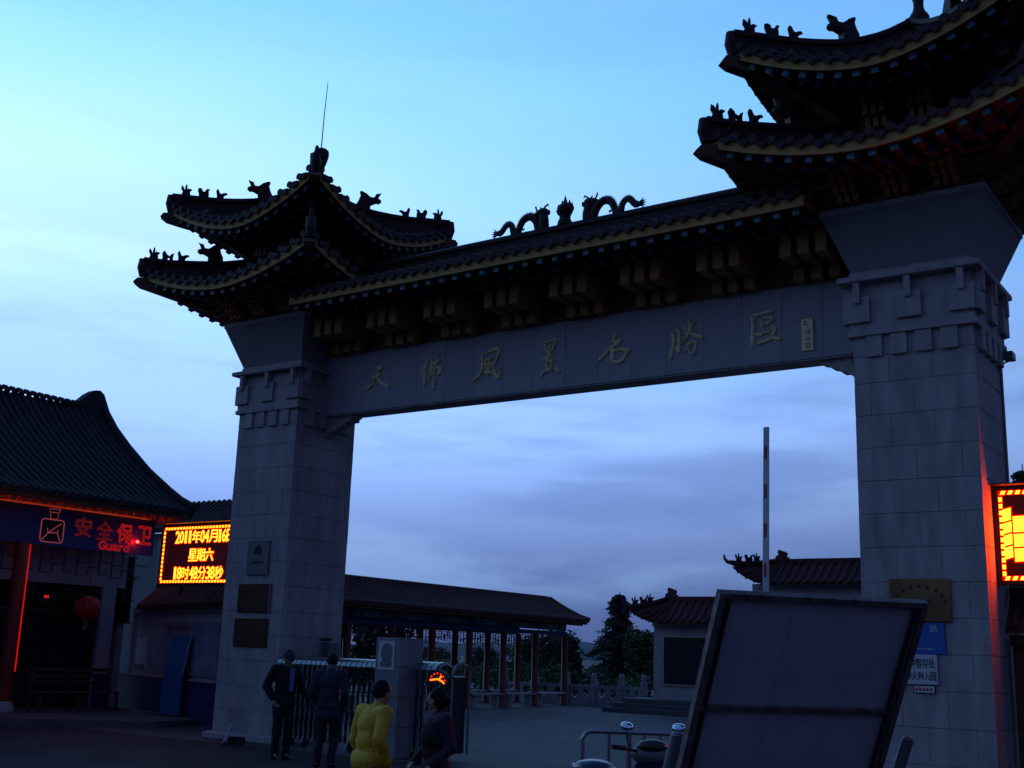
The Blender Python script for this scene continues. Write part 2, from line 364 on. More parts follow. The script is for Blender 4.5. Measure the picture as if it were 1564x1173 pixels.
def hillrow(y0, tab, depth):
    n = len(tab)
    for i,(x,z) in enumerate(tab):
        for j,(dy,k) in enumerate(((0,0),(depth*.5,.6),(depth,1.0),(depth*1.8,.8))): hl_.v.append((x+random.uniform(-1,1)*j, y0+dy, z*k-2*(j==0)))
    b = len(hl_.v)-n*4
    for i in range(n-1):
        for j in range(3): hl_.f.append((b+i*4+j, b+(i+1)*4+j, b+(i+1)*4+j+1, b+i*4+j+1)); hl_.m.append(0)
tab = []
for k in range(120):
    x = -1300 + k*14
    z = 6 + 2*math.sin(k*.21) + 1.2*math.sin(k*.63+1) + 1.2*math.sin(k*1.7)
    z += 1.5*math.exp(-((x+345)/22)**2) + 7*math.exp(-((x+298)/22)**2)
    tab.append((x, max(z,3)))
hillrow(505, tab, 60)
o = hl_.build('hills', M['hill'], smooth=True); o['kind'] = 'structure'

# ------------------------------------------------------------------ the gateway
XL, PW, XR, YF, PD = -17.86, 1.632, -5.25, 15.875, 1.655
YC = YF + PD/2
gate = thing('memorial_gate', 'large stone gateway with gold lettering on its beam and tiled double-eaved roofs on both pillars', 'gateway', (-10.74, YC, 0))

def side_m(cx, cy, k): return T(cx, cy, 0) @ RZ(k*PI/2)
# tile pieces, built once
def make_cap():
    m = MB(); n = 7
    L_ = .34
    for i in range(2):
        yy = i*L_
        for k in range(n): a = PI*k/(n-1); m.v.append((math.cos(a)*.062, yy, math.sin(a)*.062 + yy*.28))
    for k in range(n-1): m.f.append((k, k+1, n+k+1, n+k)); m.m.append(0)
    o_ = len(m.v)
    for yy in (-.018, .0):
        for k in range(10): a = 2*PI*k/10; m.v.append((math.cos(a)*.068, yy, math.sin(a)*.068+.004))
    m.f.append(tuple(o_+k for k in range(9,-1,-1))[::-1]); m.m.append(0)
    for k in range(10): m.f.append((o_+k, o_+(k+1)%10, o_+10+(k+1)%10, o_+10+k)); m.m.append(0)
    return m
def make_drip():
    m = MB()
    v = []
    for yy in (-.03, .0):
        v += [(-.085,yy,.025),(.085,yy,.025),(.075,yy,-.035),(.03,yy,-.07),(0,yy,-.10),(-.03,yy,-.07),(-.075,yy,-.035)]
    m.add(v, [(0,1,2,3,4,5,6)[::-1],(7,8,9,10,11,12,13)]+[(k,(k+1)%7,7+(k+1)%7,7+k) for k in range(7)])
    m.add([(-.085,0,.025),(0,0,-.005),(.085,0,.025),(-.085,.34,.12),(0,.34,.09),(.085,.34,.12)], [(0,1,4,3),(1,2,5,4)])
    return m
CAP, DRIP = make_cap(), make_drip()
CAPM, DRIPM = CAP.mesh('cap_tile', M['tile'], smooth=True), DRIP.mesh('drip_tile', M['tile'])
def make_rafter(L_, w=.052):
    m = MB(); sl = .18
    vs = [(-w,0,-w),(w,0,-w),(w,0,w),(-w,0,w),(-w,L_,-w+L_*sl),(w,L_,-w+L_*sl),(w,L_,w+L_*sl),(-w,L_,w+L_*sl)]
    m.add(vs, [(0,3,2,1),(4,5,6,7),(1,2,6,5),(2,3,7,6),(3,0,4,7)]); m.m = [0,0,0,0,0]
    m.add(vs[:4], []) ; m.add([vs[0],vs[1],vs[5],vs[4]], [(0,1,2,3)])
    m.add([(-w,-.004,-w),(w,-.004,-w),(w,-.004,w),(-w,-.004,w)], [(0,1,2,3)]); m.m[-1] = 1
    return m
RAFT = make_rafter(.75); RAFTM = RAFT.mesh('rafter', [M['brown'], M['teal']])
RAFT2 = make_rafter(.6, .045)

# roof-ridge animals: side profiles (a = outward along the ridge, b = up), thickened and rounded
BEAST = [(-.30,-.04),(.0,-.04),(.02,.10),(.14,.16),(.20,.15),(.245,.19),(.24,.235),(.17,.27),(.185,.30),(.235,.40),(.20,.36),(.175,.31),(.165,.32),(.172,.385),(.15,.32),(.125,.275),(.05,.265),(.0,.27),(-.07,.32),(-.14,.385),(-.205,.415),(-.235,.40),(-.225,.36),(-.21,.31),(-.245,.20),(-.285,.12)]
FIG1 = [(-.07,-.04),(.07,-.04),(.075,.03),(.06,.07),(.095,.13),(.085,.20),(.06,.17),(.05,.10),(.025,.11),(.02,.165),(.0,.235),(-.02,.20),(-.02,.13),(-.04,.11),(-.06,.14),(-.115,.125),(-.075,.08),(-.085,.03)]
FIG2 = [(-.10,-.04),(.09,-.04),(.08,.05),(.105,.12),(.10,.175),(.06,.185),(.03,.165),(.035,.12),(-.02,.10),(-.055,.12),(-.075,.175),(-.12,.17),(-.095,.13),(-.105,.07)]
FIG3 = [(-.07,-.04),(.06,-.04),(.055,.06),(.075,.15),(.06,.19),(.045,.20),(.025,.14),(.0,.105),(-.045,.095),(-.08,.12),(-.125,.13),(-.145,.10),(-.105,.085),(-.075,.05)]
FIG4 = [(-.12,-.04),(-.095,-.04),(-.08,.03),(-.03,.055),(.02,-.04),(.085,-.04),(.07,.06),(.085,.13),(.05,.19),(.02,.17),(.0,.12),(-.05,.09),(-.085,.07),(-.10,.13),(-.135,.15),(-.12,.08)]
def figure(prof, th, s=1.0):
    m = MB(); n = len(prof)
    cx = sum(p[0] for p in prof)/n; cz = sum(p[1] for p in prof)/n
    lay = ((-th, .62), (-th*.55, .93), (0, 1.0), (th*.55, .93), (th, .62))
    for d, k in lay:
        for a, b in prof: m.v.append(((cx+(a-cx)*k)*s, d, (cz+(b-cz)*k)*s if k == 1 or b > 0 else b*s))
    for i in range(4):
        for j in range(n): m.f.append((i*n+j, i*n+(j+1)%n, (i+1)*n+(j+1)%n, (i+1)*n+j)); m.m.append(0)
    m.f += [tuple(range(n-1,-1,-1)), tuple(4*n+j for j in range(n))]; m.m += [0,0]
    return m
BEASTM = figure(BEAST, .085, 1.0).mesh('ridge_beast', M['tile'], smooth=True)
FIGM = [figure(f, .04, 1.12).mesh('ridge_figure', M['tile'], smooth=True) for f in (FIG1, FIG2, FIG3, FIG4)]

def roof_tier(Xc, upper, label):
    if upper:
        a, zm0, dz, p = 2.08, 9.78, .69, 1.7
        ZH = [(0.06,11.12),(.1,11.10),(.27,10.96),(.5,10.80),(.8,10.64),(1.4,10.52),(2.08,10.53)]
        ZMt = [(0.06,11.10),(.5,10.70),(1.0,10.33),(1.5,10.07),(2.08,9.90)]; s_top = .06
        RT = [(0.0,11.50),(.1,11.42),(.3,11.24),(.5,11.10),(.8,10.96),(1.1,10.90),(1.4,10.87),(2.06,10.88)]
        CB = [(.86,9.55),(1.19,9.84),(1.68,10.12),(1.95,10.20),(2.12,10.26),(2.20,10.34),(2.16,10.42),(2.02,10.44),(1.4,10.32),(.86,10.05)]
        steps = [(.80,9.15,9.66),(.93,9.66,9.76),(1.05,9.76,9.84)]; sofi = [(1.0,9.86),(1.6,9.80),(2.08,9.80)]; sofh = [(1.0,9.84),(1.68,10.12),(2.08,10.42)]
        sf = [(.83,BEASTM,0),(1.39,FIGM[2],0),(1.63,FIGM[1],0),(1.88,FIGM[0],0)]
    else:
        a, zm0, dz, p = 2.33, 8.47, .53, 1.8
        ZH = [(.8,9.28),(1.26,9.16),(1.63,9.09),(2.0,9.07),(2.33,9.09)]
        ZMt = [(.8,9.27),(1.2,8.98),(1.7,8.74),(2.33,8.58)]; s_top = .8
        RT = [(.75,9.64),(.83,9.61),(1.26,9.49),(1.63,9.45),(2.0,9.42),(2.36,9.44)]
        CB = [(1.30,8.32),(1.57,8.48),(1.83,8.57),(2.15,8.70),(2.40,8.80),(2.48,8.89),(2.42,8.98),(2.25,8.99),(1.7,8.86),(1.2,8.60)]
        steps = [(1.15,8.152,8.27),(1.30,8.27,8.37),(1.44,8.37,8.46),(1.58,8.46,8.54)]; sofi = [(1.2,8.55),(1.7,8.50),(2.33,8.49)]; sofh = [(1.2,8.50),(1.83,8.60),(2.33,8.95)]
        sf = [(1.46,BEASTM,0),(1.85,FIGM[2],0),(2.06,FIGM[3],0),(2.24,FIGM[0],0)]
    kk = 0
    def lift(u): return (.34 if upper else .12)*(1-abs(u)**p) if kk == 3 else 0.   # the outer-left eaves hang less
    z_e = lambda u: zm0 + dz*abs(u)**p + lift(u)
    roof = MB(); NS, NU = 9, 14
    root = roof_core = None
    def zsurf(u, s): return interp(ZMt, s) + (interp(ZH, s)-interp(ZMt, s))*abs(u)**p + lift(u)*(s/a)**2
    for k in range(4):
        kk = k; mt = side_m(Xc, YC, k); vs = []
        for i in range(NS+1):
            s = a + (s_top-a)*i/NS
            for j in range(NU+1):
                u = -1+2*j/NU; vs.append(mt @ Vector((u*s, -s, zsurf(u, s))))
        fs = [(i*(NU+1)+j, i*(NU+1)+j+1, (i+1)*(NU+1)+j+1, (i+1)*(NU+1)+j) for i in range(NS) for j in range(NU)]
        roof.add(vs, fs)
    root = roof.build('tower_roof', M['tile'], gate, label=label)
    # tile rows running down the slopes (seen only from the side) - one part
    rows = MB()
    nrow = 17
    for k in range(4):
        kk = k; mt = side_m(Xc, YC, k)
        for i in range(nrow):
            x = -a+.14 + (2*a-.28)*i/(nrow-1)
            smin = max(abs(x)+.05, s_top+.04)
            if a-.25 > smin:
                pts = []
                for q in range(6):
                    s = (a-.28) + (smin-(a-.28))*q/5; pts.append(mt @ Vector((x, -s, zsurf(min(1,abs(x)/s), s)+.02)))
                rows.tube(pts, .06, 5, caps=False)
    rows.build('tile_rows', M['tile'], root, kind='stuff')
    rest = MB(); restr = MB(); r2 = MB()
    for k in range(4):
        kk = k; mt = side_m(Xc, YC, k)
        for i in range(nrow):
            x = -a+.14 + (2*a-.28)*i/(nrow-1); u = x/a; z = z_e(u)
            ml = mt @ T(x, -a-.03, z+.175)
            if k < 2: piece('cap_tile', CAPM, root, ml)
            else: rest.mesh_in(CAP, ml)
            if i < nrow-1:
                x2 = x + (2*a-.28)/(nrow-1)/2; ml = mt @ T(x2, -a-.025, z_e(x2/a)+.135)
                if k < 2: piece('drip_tile', DRIPM, root, ml)
                else: rest.mesh_in(DRIP, ml)
        nr = 15
        for i in range(nr):
            x = -a+.30 + (2*a-.6)*i/(nr-1); u = x/a
            ml = mt @ T(x, -a+.07, z_e(u)-.065) @ Matrix.Rotation(math.atan(dz*p*abs(u)**(p-1)/a)*(-1 if u > 0 else 1), 4, 'Y')
            if k < 2: piece('rafter', RAFTM, root, ml)
            else: restr.mesh_in(RAFT, ml)
            if abs(x) < a-.5: r2.mesh_in(RAFT2, mt @ T(x+.12, -a+.33, z_e(x/a)-.13))
    rest.build('back_tiles', M['tile'], root, kind='stuff')
    restr.build('back_rafters', [M['brown'], M['teal']], root, kind='stuff')
    r2.build('lower_rafters', [M['brown'], M['bluepaint']], root, kind='stuff')
    # fascia boards, one per side
    for k in range(4):
        kk = k; mt = side_m(Xc, YC, k); fb = MB(); n = 20
        for j in range(n+1):
            u = -1+2*j/n; z = z_e(u)
            fb.v += [tuple(mt @ Vector((u*(a+dy), -a-dy, z+dzz))) for dy, dzz in ((0.0,-.03),(.0,.145),(-.035,.145),(-.035,-.03))]
        for j in range(n):
            for q in range(4): fb.f.append((j*4+q, (j+1)*4+q, (j+1)*4+(q+1)%4, j*4+(q+1)%4)[::-1]); fb.m.append(0)
        fb.build('fascia_board', M['gold'], root)
    sof = MB()
    for k in range(4):
        kk = k; mt = side_m(Xc, YC, k); vs = []
        ss = [a-.04, a*.85, a*.7, sofi[0][0]]
        for s in ss:
            for j in range(13):
                u = -1+2*j/12; zz = interp(sofi, s)+(interp(sofh, s)-interp(sofi, s))*abs(u)**p + (.05 if s > a*.9 else 0) + lift(u)*(s/a)**2; vs.append(mt @ Vector((u*s, -s, zz+.03)))
        sof.add(vs, [(i*13+j, (i+1)*13+j, (i+1)*13+j+1, i*13+j+1) for i in range(3) for j in range(12)])
    sof.build('soffit', M['soffit'], root)
    # stepped bracket courses under the eaves
    for s, z0, z1 in steps:
        st = MB(); st.box(Xc-s, Xc+s, YC-s, YC+s, z0, z1); st.build('bracket_course', M['brown'], root)
    # bracket arms
    h0, h1 = steps[0][1], steps[-1][2]
    s0, s1 = steps[0][0], steps[-1][0]
    n = 4; pr = [(s0-.02, h0+.02)]
    for q in range(n):
        ss_ = s0 + (s1+.16-s0)*(q+1)/n; zz = h0 + (h1-h0)*q/n + .03
        pr += [(ss_, zz), (ss_, zz+(h1-h0)/n)]
    pr = [(s0-.02,h1+.04)] + pr[0:1] + pr[1:]
    pr += [(s1+.16, h1+.04)]
    b_ = MB(); b_.prism([(p_[0], p_[1]) for p_ in pr], lambda A, B, d: Vector((d, -A, B)), -.038, .038)
    bme = b_.mesh('bracket_arm', M['ochre'])
    for k in range(4):
        kk = k; mt = side_m(Xc, YC, k)
        for x in ((-.44, -.32, -.20, .20, .32, .44) if upper else (-.80, -.68, -.56, -.12, 0, .12, .56, .68, .80)):
            piece('bracket_arm', bme, root, mt @ T(x, 0, 0))
    # hips: ridge walls, corner beams, animals
    for k in range(4):
        ang = -3*PI/4 + k*PI/2                      # direction of the corner
        mt = T(Xc, YC, 0) @ RZ(ang)
        q2 = math.sqrt(2)
        hr = MB(); S_ = [RT[0][0] + (RT[-1][0]-RT[0][0])*i/14 for i in range(15)]
        prof = ((-.10,-.40),(-.10,-.24),(-.07,-.22),(-.07,-.12),(-.115,-.10),(-.115,-.03),(-.06,0),(.06,0),(.115,-.03),(.115,-.10),(.07,-.12),(.07,-.22),(.10,-.24),(.10,-.40))
        for s in S_:
            z = interp(RT, s)
            for w, dz_ in prof: hr.v.append(tuple(mt @ Vector((s*q2, w, z+dz_))))
        m_ = len(prof)
        for i in range(14):
            for j in range(m_): hr.f.append((i*m_+j, (i+1)*m_+j, (i+1)*m_+(j+1)%m_, i*m_+(j+1)%m_)); hr.m.append(0)
        hr.f += [tuple(range(m_-1,-1,-1)), tuple(14*m_+j for j in range(m_))]; hr.m += [0,0]
        hr.build('hip_ridge', M['tile'], root)
        cb = MB(); cb.prism([(A*q2, B) for A, B in CB], lambda A, B, d: mt @ Vector((A, d, B)), -.10, .10)
        cb.build('corner_beam', M['soffit'], root)
        for s, me, _ in sf:
            piece('ridge_beast' if me is BEASTM else 'ridge_figure', me, root, mt @ T(s*q2, 0, interp(RT, s)+.0))
        cp = MB(); e = RT[-1]
        cp.tube([mt @ Vector((e[0]*q2+.02, 0, e[1]-.04)), mt @ Vector((e[0]*q2+.03, 0, e[1]-.22)), mt @ Vector((e[0]*q2+.0, 0, e[1]-.40))], [.085,.10,.075], 10)
        cp.build('ridge_end_tile', M['tile'], root)
    return root

def capital(mb, cx):
    pass
def build_pillar(x0, label):
    cx = x0 + PW/2; hw = PW/2; hd = PD/2
    core = MB(); core.box(x0+.014, x0+PW-.014, YF+.014, YF+PD-.014, 0, 6.3)
    pil = core.build('pillar', M['mortar'], gate, label=label)
    zs = [.0,.55,1.01,1.47,1.93,2.39,2.86,3.32,3.78,4.23,4.69,5.15,5.61,6.0,6.29]
    pats = [(.0,.30,.66,1.0),(.0,.14,.50,.86,1.0)]
    j = .0025
    for i in range(len(zs)-1):
        z0, z1 = zs[i]+j, zs[i+1]-j
        pt = pats[i % 2]
        # front and back blocks take the corners; side blocks fit between them
        for face in (0, 1):
            for a_, b_ in zip(pt, pt[1:]):
                xa, xb = x0+PW*a_+(j if a_ else 0), x0+PW*b_-(j if b_ < 1 else 0)
                pr = random.uniform(-.002,.004)
                m = MB()
                if face == 0: m.cbox(xa, xb, YF-pr, YF+.14, z0, z1, .003); m.build('stone_block', M['stone'], pil)
                else: m.cbox(xa, xb, YF+PD-.14, YF+PD+pr, z0, z1, .003); m.build('stone_block', M['stone'], pil)
        pt = ((.0,.42,1.0),(.0,.62,1.0))[i % 2]
        for face in (0, 1):
            for a_, b_ in zip(pt, pt[1:]):
                ya, yb = YF+.145+(PD-.29)*a_+(j if a_ else 0), YF+.145+(PD-.29)*b_-(j if b_ < 1 else 0)
                pr = random.uniform(-.002,.004); m = MB()
                if face == 0: m.cbox(x0+PW-.14, x0+PW+pr, ya, yb, z0, z1, .005)
                else: m.cbox(x0-pr, x0+.14, ya, yb, z0, z1, .005)
                m.build('stone_block', M['stone'], pil)
    pl = MB(); pl.cbox(x0-.13, x0+PW+.13, YF-.13, YF+PD+.13, 0, .13, .02); pl.build('plinth', M['stone2'], pil)
    # capital
    def ring(name, out, z0, z1, c=.008):
        m = MB(); m.cbox(x0-out, x0+PW+out, YF-out, YF+PD+out, z0, z1, c); return m.build(name, M['stone2'], pil)
    ring('capital_band', .065, 6.285, 6.365)
    ring('lower_frieze', .04, 6.365, 6.74)
    ring('upper_frieze', .0, 6.74, 7.07)
    ring('abacus', .16, 7.07, 7.155, .012)
    ring('capital_neck', .02, 7.155, 7.25, .004)
    for k in range(4):
        mt = side_m(cx, YC, k); e = hw if k % 2 == 0 else hd
        for x in (-.51,-.17,.17,.51):
            m = MB(); m.cbox(x-.11, x+.11, -e-.055, -e+.05, 5.98, 6.283, .008); q = MB(); q.mesh_in(m, mt); q.build('dentil', M['stone2'], pil)
        for x in (-.71, 0, .71):
            w = .17
            m = MB(); m.cbox(x-w+(.0), x+w+(.0) if abs(x) < .1 else x+w, -e-.105, -e+.02, 6.48, 6.86, .008)
            q = MB(); q.mesh_in(m, mt); q.build('bracket_block', M['stone2'], pil)
            m = MB(); m.cbox(x-.045, x+.045, -e-.145, -e+.02, 6.76, 7.068, .006)
            q = MB(); q.mesh_in(m, mt); q.build('bracket_bar', M['stone2'], pil)
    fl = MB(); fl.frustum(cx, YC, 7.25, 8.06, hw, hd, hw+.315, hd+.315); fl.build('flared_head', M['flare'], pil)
    for k in range(4):
        mt = side_m(cx, YC, k); e = hw+.335; n = 5
        for i in range(n):
            a_ = -e + 2*e*i/n; b_ = a_ + 2*e/n
            m = MB(); m.cbox(a_+(.003 if i else .0), b_-.003 if i < n-1 else b_-.12, -e, -e+.12, 8.062, 8.148, .005); q = MB(); q.mesh_in(m, mt); q.build('cornice_stone', M['stone2'], pil)
    return pil
pilL = build_pillar(XL, 'left pillar of grey granite blocks')
pilR = build_pillar(XR, 'right pillar of grey granite blocks')
core = MB(); 
for x0 in (XL, XR): core.box(x0-.2, x0+PW+.2, YF-.2, YF+PD+.2, 8.063, 8.147)
core.build('pillar_head_fill', M['mortar'], gate)
for x0, nm in ((XL,'left'), (XR,'right')):
    cx = x0+PW/2
    roof_tier(cx, False, 'lower roof tier over the %s pillar' % nm)
    up = roof_tier(cx, True, 'upper roof tier over the %s pillar' % nm)
    bd = MB(); bd.box(cx-.78, cx+.78, YC-.78, YC+.78, 8.50, 9.66); bd.build('tower_body', M['brown'], gate)
    vf = MB(); vf.lathe([(.15,11.30),(.16,11.46),(.13,11.52),(.09,11.58),(.075,11.66),(.08,11.76),(.115,11.86),(.15,11.98),(.165,12.08),(.16,12.15),(.12,12.19),(.03,12.20)], (cx+.10,YC,0), 14)
    vf.build('roof_finial', M['tile'], up, smooth=True)
an = MB(); an.tube([(XL+PW/2+.08,YC,12.1),(XL+PW/2+.10,YC,13.0),(XL+PW/2+.136,YC,13.78)], [.014,.011,.007], 6); an.build('antenna', M['iron'], gate)

# beam between the pillars
BY0, BY1, BZ0, BZ1 = YF+.676, YF+.676+.437, 6.246, 7.43
bx0, bx1 = XL+PW, XR
bm = MB(); bm.box(bx0+.002, bx1-.002, BY0+.03, BY1, BZ0, BZ1-.002); beam = bm.build('beam', M['mortar'], gate)
n = 17; edges = [bx0+.003, -15.781] + [-15.781+ (k)*.6574 for k in range(1,16)] + [bx1-.003]
for a_, b_ in zip(edges, edges[1:]):
    m = MB(); pr = random.uniform(0,.003)
    m.cbox(a_+.003, b_-.003, BY0-pr, BY0+.028, BZ0+.006, BZ1, .004); m.build('beam_slab', M['slab'], beam)
sf_ = MB(); sf_.cbox(bx0+.01, bx1-.01, BY0+.012, BY1-.005, BZ0-.02, BZ0-.001, .004); sf_.build('beam_soffit', M['stone2'], beam)
# carved corbels below its ends
cprof = [(0,0),(.78,0),(.76,-.05),(.66,-.075),(.60,-.13),(.50,-.15),(.45,-.21),(.36,-.215),(.30,-.27),(.18,-.29),(.10,-.36),(0,-.40)]
for sx_, x in ((1, bx0), (-1, bx1)):
    m = MB(); m.prism(cprof, lambda A, B, d: Vector((x+sx_*(A+.004), BY0+.10+d, BZ0-.02+B)), 0, .24); cb_ = m.build('corbel', M['stone2'], beam)
    for q in (.12,.28,.44):
        m = MB(); m.cbox(min(x+sx_*q, x+sx_*(q+.09)), max(x+sx_*q, x+sx_*(q+.09)), BY0+.085, BY0+.105, BZ0-.23+q*.35, BZ0-.035, .004); m.build('corbel_rib', M['stone2'], beam)
CH = {'tian':[[(-14.881,7.067,0.037),(-14.791,7.062,0.052),(-14.681,7.091,0.061)],[(-14.695,7.075,0.055),(-14.773,7.025,0.043),(-14.814,6.971,0.034),(-14.795,6.922,0.037)],[(-14.942,6.88,0.049),(-14.823,6.902,0.052),(-14.722,6.949,0.059)],[(-14.824,6.914,0.044),(-14.871,6.837,0.039),(-14.931,6.738,0.044),(-15.092,6.673,0.052)],[(-14.822,6.89,0.039),(-14.726,6.798,0.055),(-14.615,6.717,0.067),(-14.493,6.658,0.067)]],'fo':[[(-13.556,7.072,0.036),(-13.606,6.975,0.06),(-13.711,6.85,0.042)],[(-13.617,6.931,0.042),(-13.623,6.795,0.054),(-13.617,6.591,0.059)],[(-13.459,7.106,0.036),(-13.45,6.946,0.042),(-13.456,6.822,0.047),(-13.538,6.685,0.045)],[(-13.366,7.174,0.03),(-13.37,7.016,0.047),(-13.4,6.816,0.041),(-13.394,6.501,0.053)],[(-13.536,6.979,0.036),(-13.384,7.012,0.038),(-13.276,7.073,0.047),(-13.314,7.01,0.043)],[(-13.301,7.02,0.033),(-13.451,6.969,0.033),(-13.555,6.845,0.042)],[(-13.542,6.855,0.036),(-13.42,6.92,0.04),(-13.224,6.898,0.068),(-13.274,6.803,0.078),(-13.312,6.756,0.042)]],'feng':[[(-12.299,7.054,0.033),(-12.276,6.901,0.046),(-12.284,6.751,0.053),(-12.376,6.636,0.053),(-12.494,6.561,0.047)],[(-12.231,7.052,0.039),(-12.098,7.087,0.059),(-11.95,7.123,0.065),(-11.904,7.076,0.065),(-11.971,6.928,0.047),(-12.032,6.785,0.042),(-12.004,6.658,0.06),(-11.902,6.536,0.065),(-11.875,6.755,0.018)],[(-12.225,6.92,0.042),(-12.061,6.951,0.044)],[(-12.225,6.92,0.032),(-12.205,6.755,0.031)],[(-12.206,6.842,0.031),(-12.073,6.871,0.037),(-12.083,6.766,0.037),(-12.202,6.754,0.031)],[(-12.132,6.922,0.033),(-12.166,6.632,0.044)],[(-12.244,6.69,0.039),(-12.079,6.688,0.052)],[(-12.111,6.732,0.031),(-12.06,6.652,0.039)]],'jing':[[(-10.953,7.088,0.032),(-10.893,6.959,0.038),(-10.835,6.892,0.038)],[(-10.939,7.086,0.031),(-10.689,7.128,0.038),(-10.708,7.07,0.043),(-10.781,6.933,0.038),(-10.841,6.874,0.043)],[(-10.826,7.042,0.03),(-10.826,6.957,0.035)],[(-10.958,6.797,0.048),(-10.86,6.812,0.046),(-10.765,6.871,0.043)],[(-10.834,6.873,0.043),(-10.886,6.74,0.038),(-10.878,6.595,0.048)],[(-10.773,6.788,0.038),(-10.798,6.586,0.043)],[(-10.879,6.728,0.03),(-10.782,6.771,0.035)],[(-10.895,6.585,0.058),(-10.798,6.586,0.055)],[(-11.003,6.488,0.048),(-10.977,6.546,0.043),(-10.894,6.563,0.03)],[(-10.715,6.613,0.035),(-10.625,6.567,0.048),(-10.644,6.509,0.043)]],'ming':[[(-9.5,7.1,0.023),(-9.499,7.044,0.046),(-9.545,7.001,0.052),(-9.551,6.94,0.052),(-9.482,6.938,0.043),(-9.414,6.971,0.061),(-9.459,6.9,0.061),(-9.566,6.858,0.052),(-9.672,6.774,0.046),(-9.856,6.628,0.05)],[(-9.612,6.878,0.023),(-9.765,6.729,0.023)],[(-9.574,6.873,0.061),(-9.561,6.76,0.072),(-9.569,6.595,0.072)],[(-9.533,6.771,0.041),(-9.381,6.794,0.049),(-9.259,6.751,0.06),(-9.304,6.702,0.055),(-9.363,6.599,0.055),(-9.454,6.568,0.06),(-9.561,6.592,0.055)]],'sheng':[[(-8.44,6.948,0.048),(-8.418,6.81,0.056),(-8.446,6.653,0.059),(-8.489,6.497,0.042)],[(-8.432,6.954,0.025),(-8.332,6.994,0.034),(-8.324,6.825,0.045),(-8.321,6.571,0.064),(-8.389,6.726,0.031)],[(-8.418,6.797,0.034),(-8.346,6.815,0.028)],[(-8.139,7.136,0.031),(-8.135,6.908,0.047)],[(-8.054,7.091,0.033),(-8.118,6.986,0.031)],[(-8.224,7.027,0.036),(-8.196,6.956,0.036)],[(-8.231,6.958,0.028),(-8.089,6.98,0.036)],[(-8.231,6.91,0.033),(-8.075,6.93,0.039)],[(-8.143,6.923,0.042),(-8.203,6.823,0.033),(-8.281,6.746,0.022)],[(-8.125,6.91,0.036),(-8.033,6.848,0.058),(-7.907,6.806,0.066)],[(-8.189,6.715,0.036),(-8.033,6.755,0.044),(-8.019,6.707,0.044),(-8.048,6.578,0.039),(-8.104,6.532,0.039),(-8.16,6.625,0.031)],[(-8.143,6.749,0.031),(-8.16,6.658,0.039),(-8.214,6.598,0.033)]],'qu':[[(-7.049,7.066,0.037),(-6.967,7.037,0.053),(-6.858,7.066,0.048),(-6.706,7.08,0.046)],[(-7.054,7.023,0.042),(-7.042,6.888,0.051),(-7.049,6.712,0.066),(-7.062,6.652,0.07),(-7.047,6.527,0.026)],[(-6.905,6.958,0.028),(-6.906,6.896,0.037),(-6.872,6.804,0.037)],[(-6.878,6.981,0.031),(-6.726,6.973,0.044),(-6.727,6.916,0.044),(-6.853,6.871,0.035)],[(-6.871,6.812,0.04),(-6.872,6.764,0.035)],[(-6.999,6.75,0.051),(-6.918,6.704,0.044),(-6.891,6.744,0.035),(-6.756,6.753,0.036)],[(-6.764,6.807,0.033),(-6.658,6.793,0.053),(-6.722,6.696,0.045),(-6.749,6.656,0.051),(-6.591,6.601,0.052)],[(-6.992,6.586,0.041),(-6.866,6.601,0.046),(-6.74,6.638,0.047)]]}
for key in ('tian','fo','feng','jing','ming','sheng','qu'):
    m = MB()
    for st in CH[key]: stroke(m, st, BY0+.006, .05)
    m.build('character', M['bronze'], beam, smooth=False)
# signature plate
m = MB(); m.cbox(-6.25, -6.072, BY0-.035, BY0+.005, 6.372, 6.872, .006); sp = m.build('signature_plate', M['bronze'], beam)
m = MB()
sg = [(-6.19,6.80,'a'),(-6.15,6.66,'b'),(-6.16,6.55,'c'),(-6.155,6.45,'d')]
for x, z, c in sg:
    for pts in {'a':[[(-.02,.03,.012),(.03,.02,.014)],[(0,.045,.012),(-.01,-.04,.014)],[(.0,0,.01),(.05,-.05,.016)]],
                'b':[[(-.03,.03,.01),(-.03,-.04,.014)],[(.02,.045,.012),(.02,-.05,.014)],[(-.01,.01,.01),(.045,.01,.01)]],
                'c':[[(-.03,.02,.012),(-.015,-.03,.012)],[(.01,.03,.012),(.01,-.03,.012)],[(.04,.03,.012),(.035,-.03,.012)]],
                'd':[[(-.03,.03,.01),(.03,.03,.012)],[(-.03,-.03,.012),(.035,-.03,.012)],[(-.03,.03,.01),(-.03,-.03,.01)],[(.035,.03,.01),(.035,-.03,.01)],[(0,.02,.01),(0,-.02,.012)]]}[c]:
        stroke(m, [(x+p_[0], z+p_[1], p_[2]) for p_ in pts], BY0-.0355, .004)
m.build('signature', M['ink'], sp)

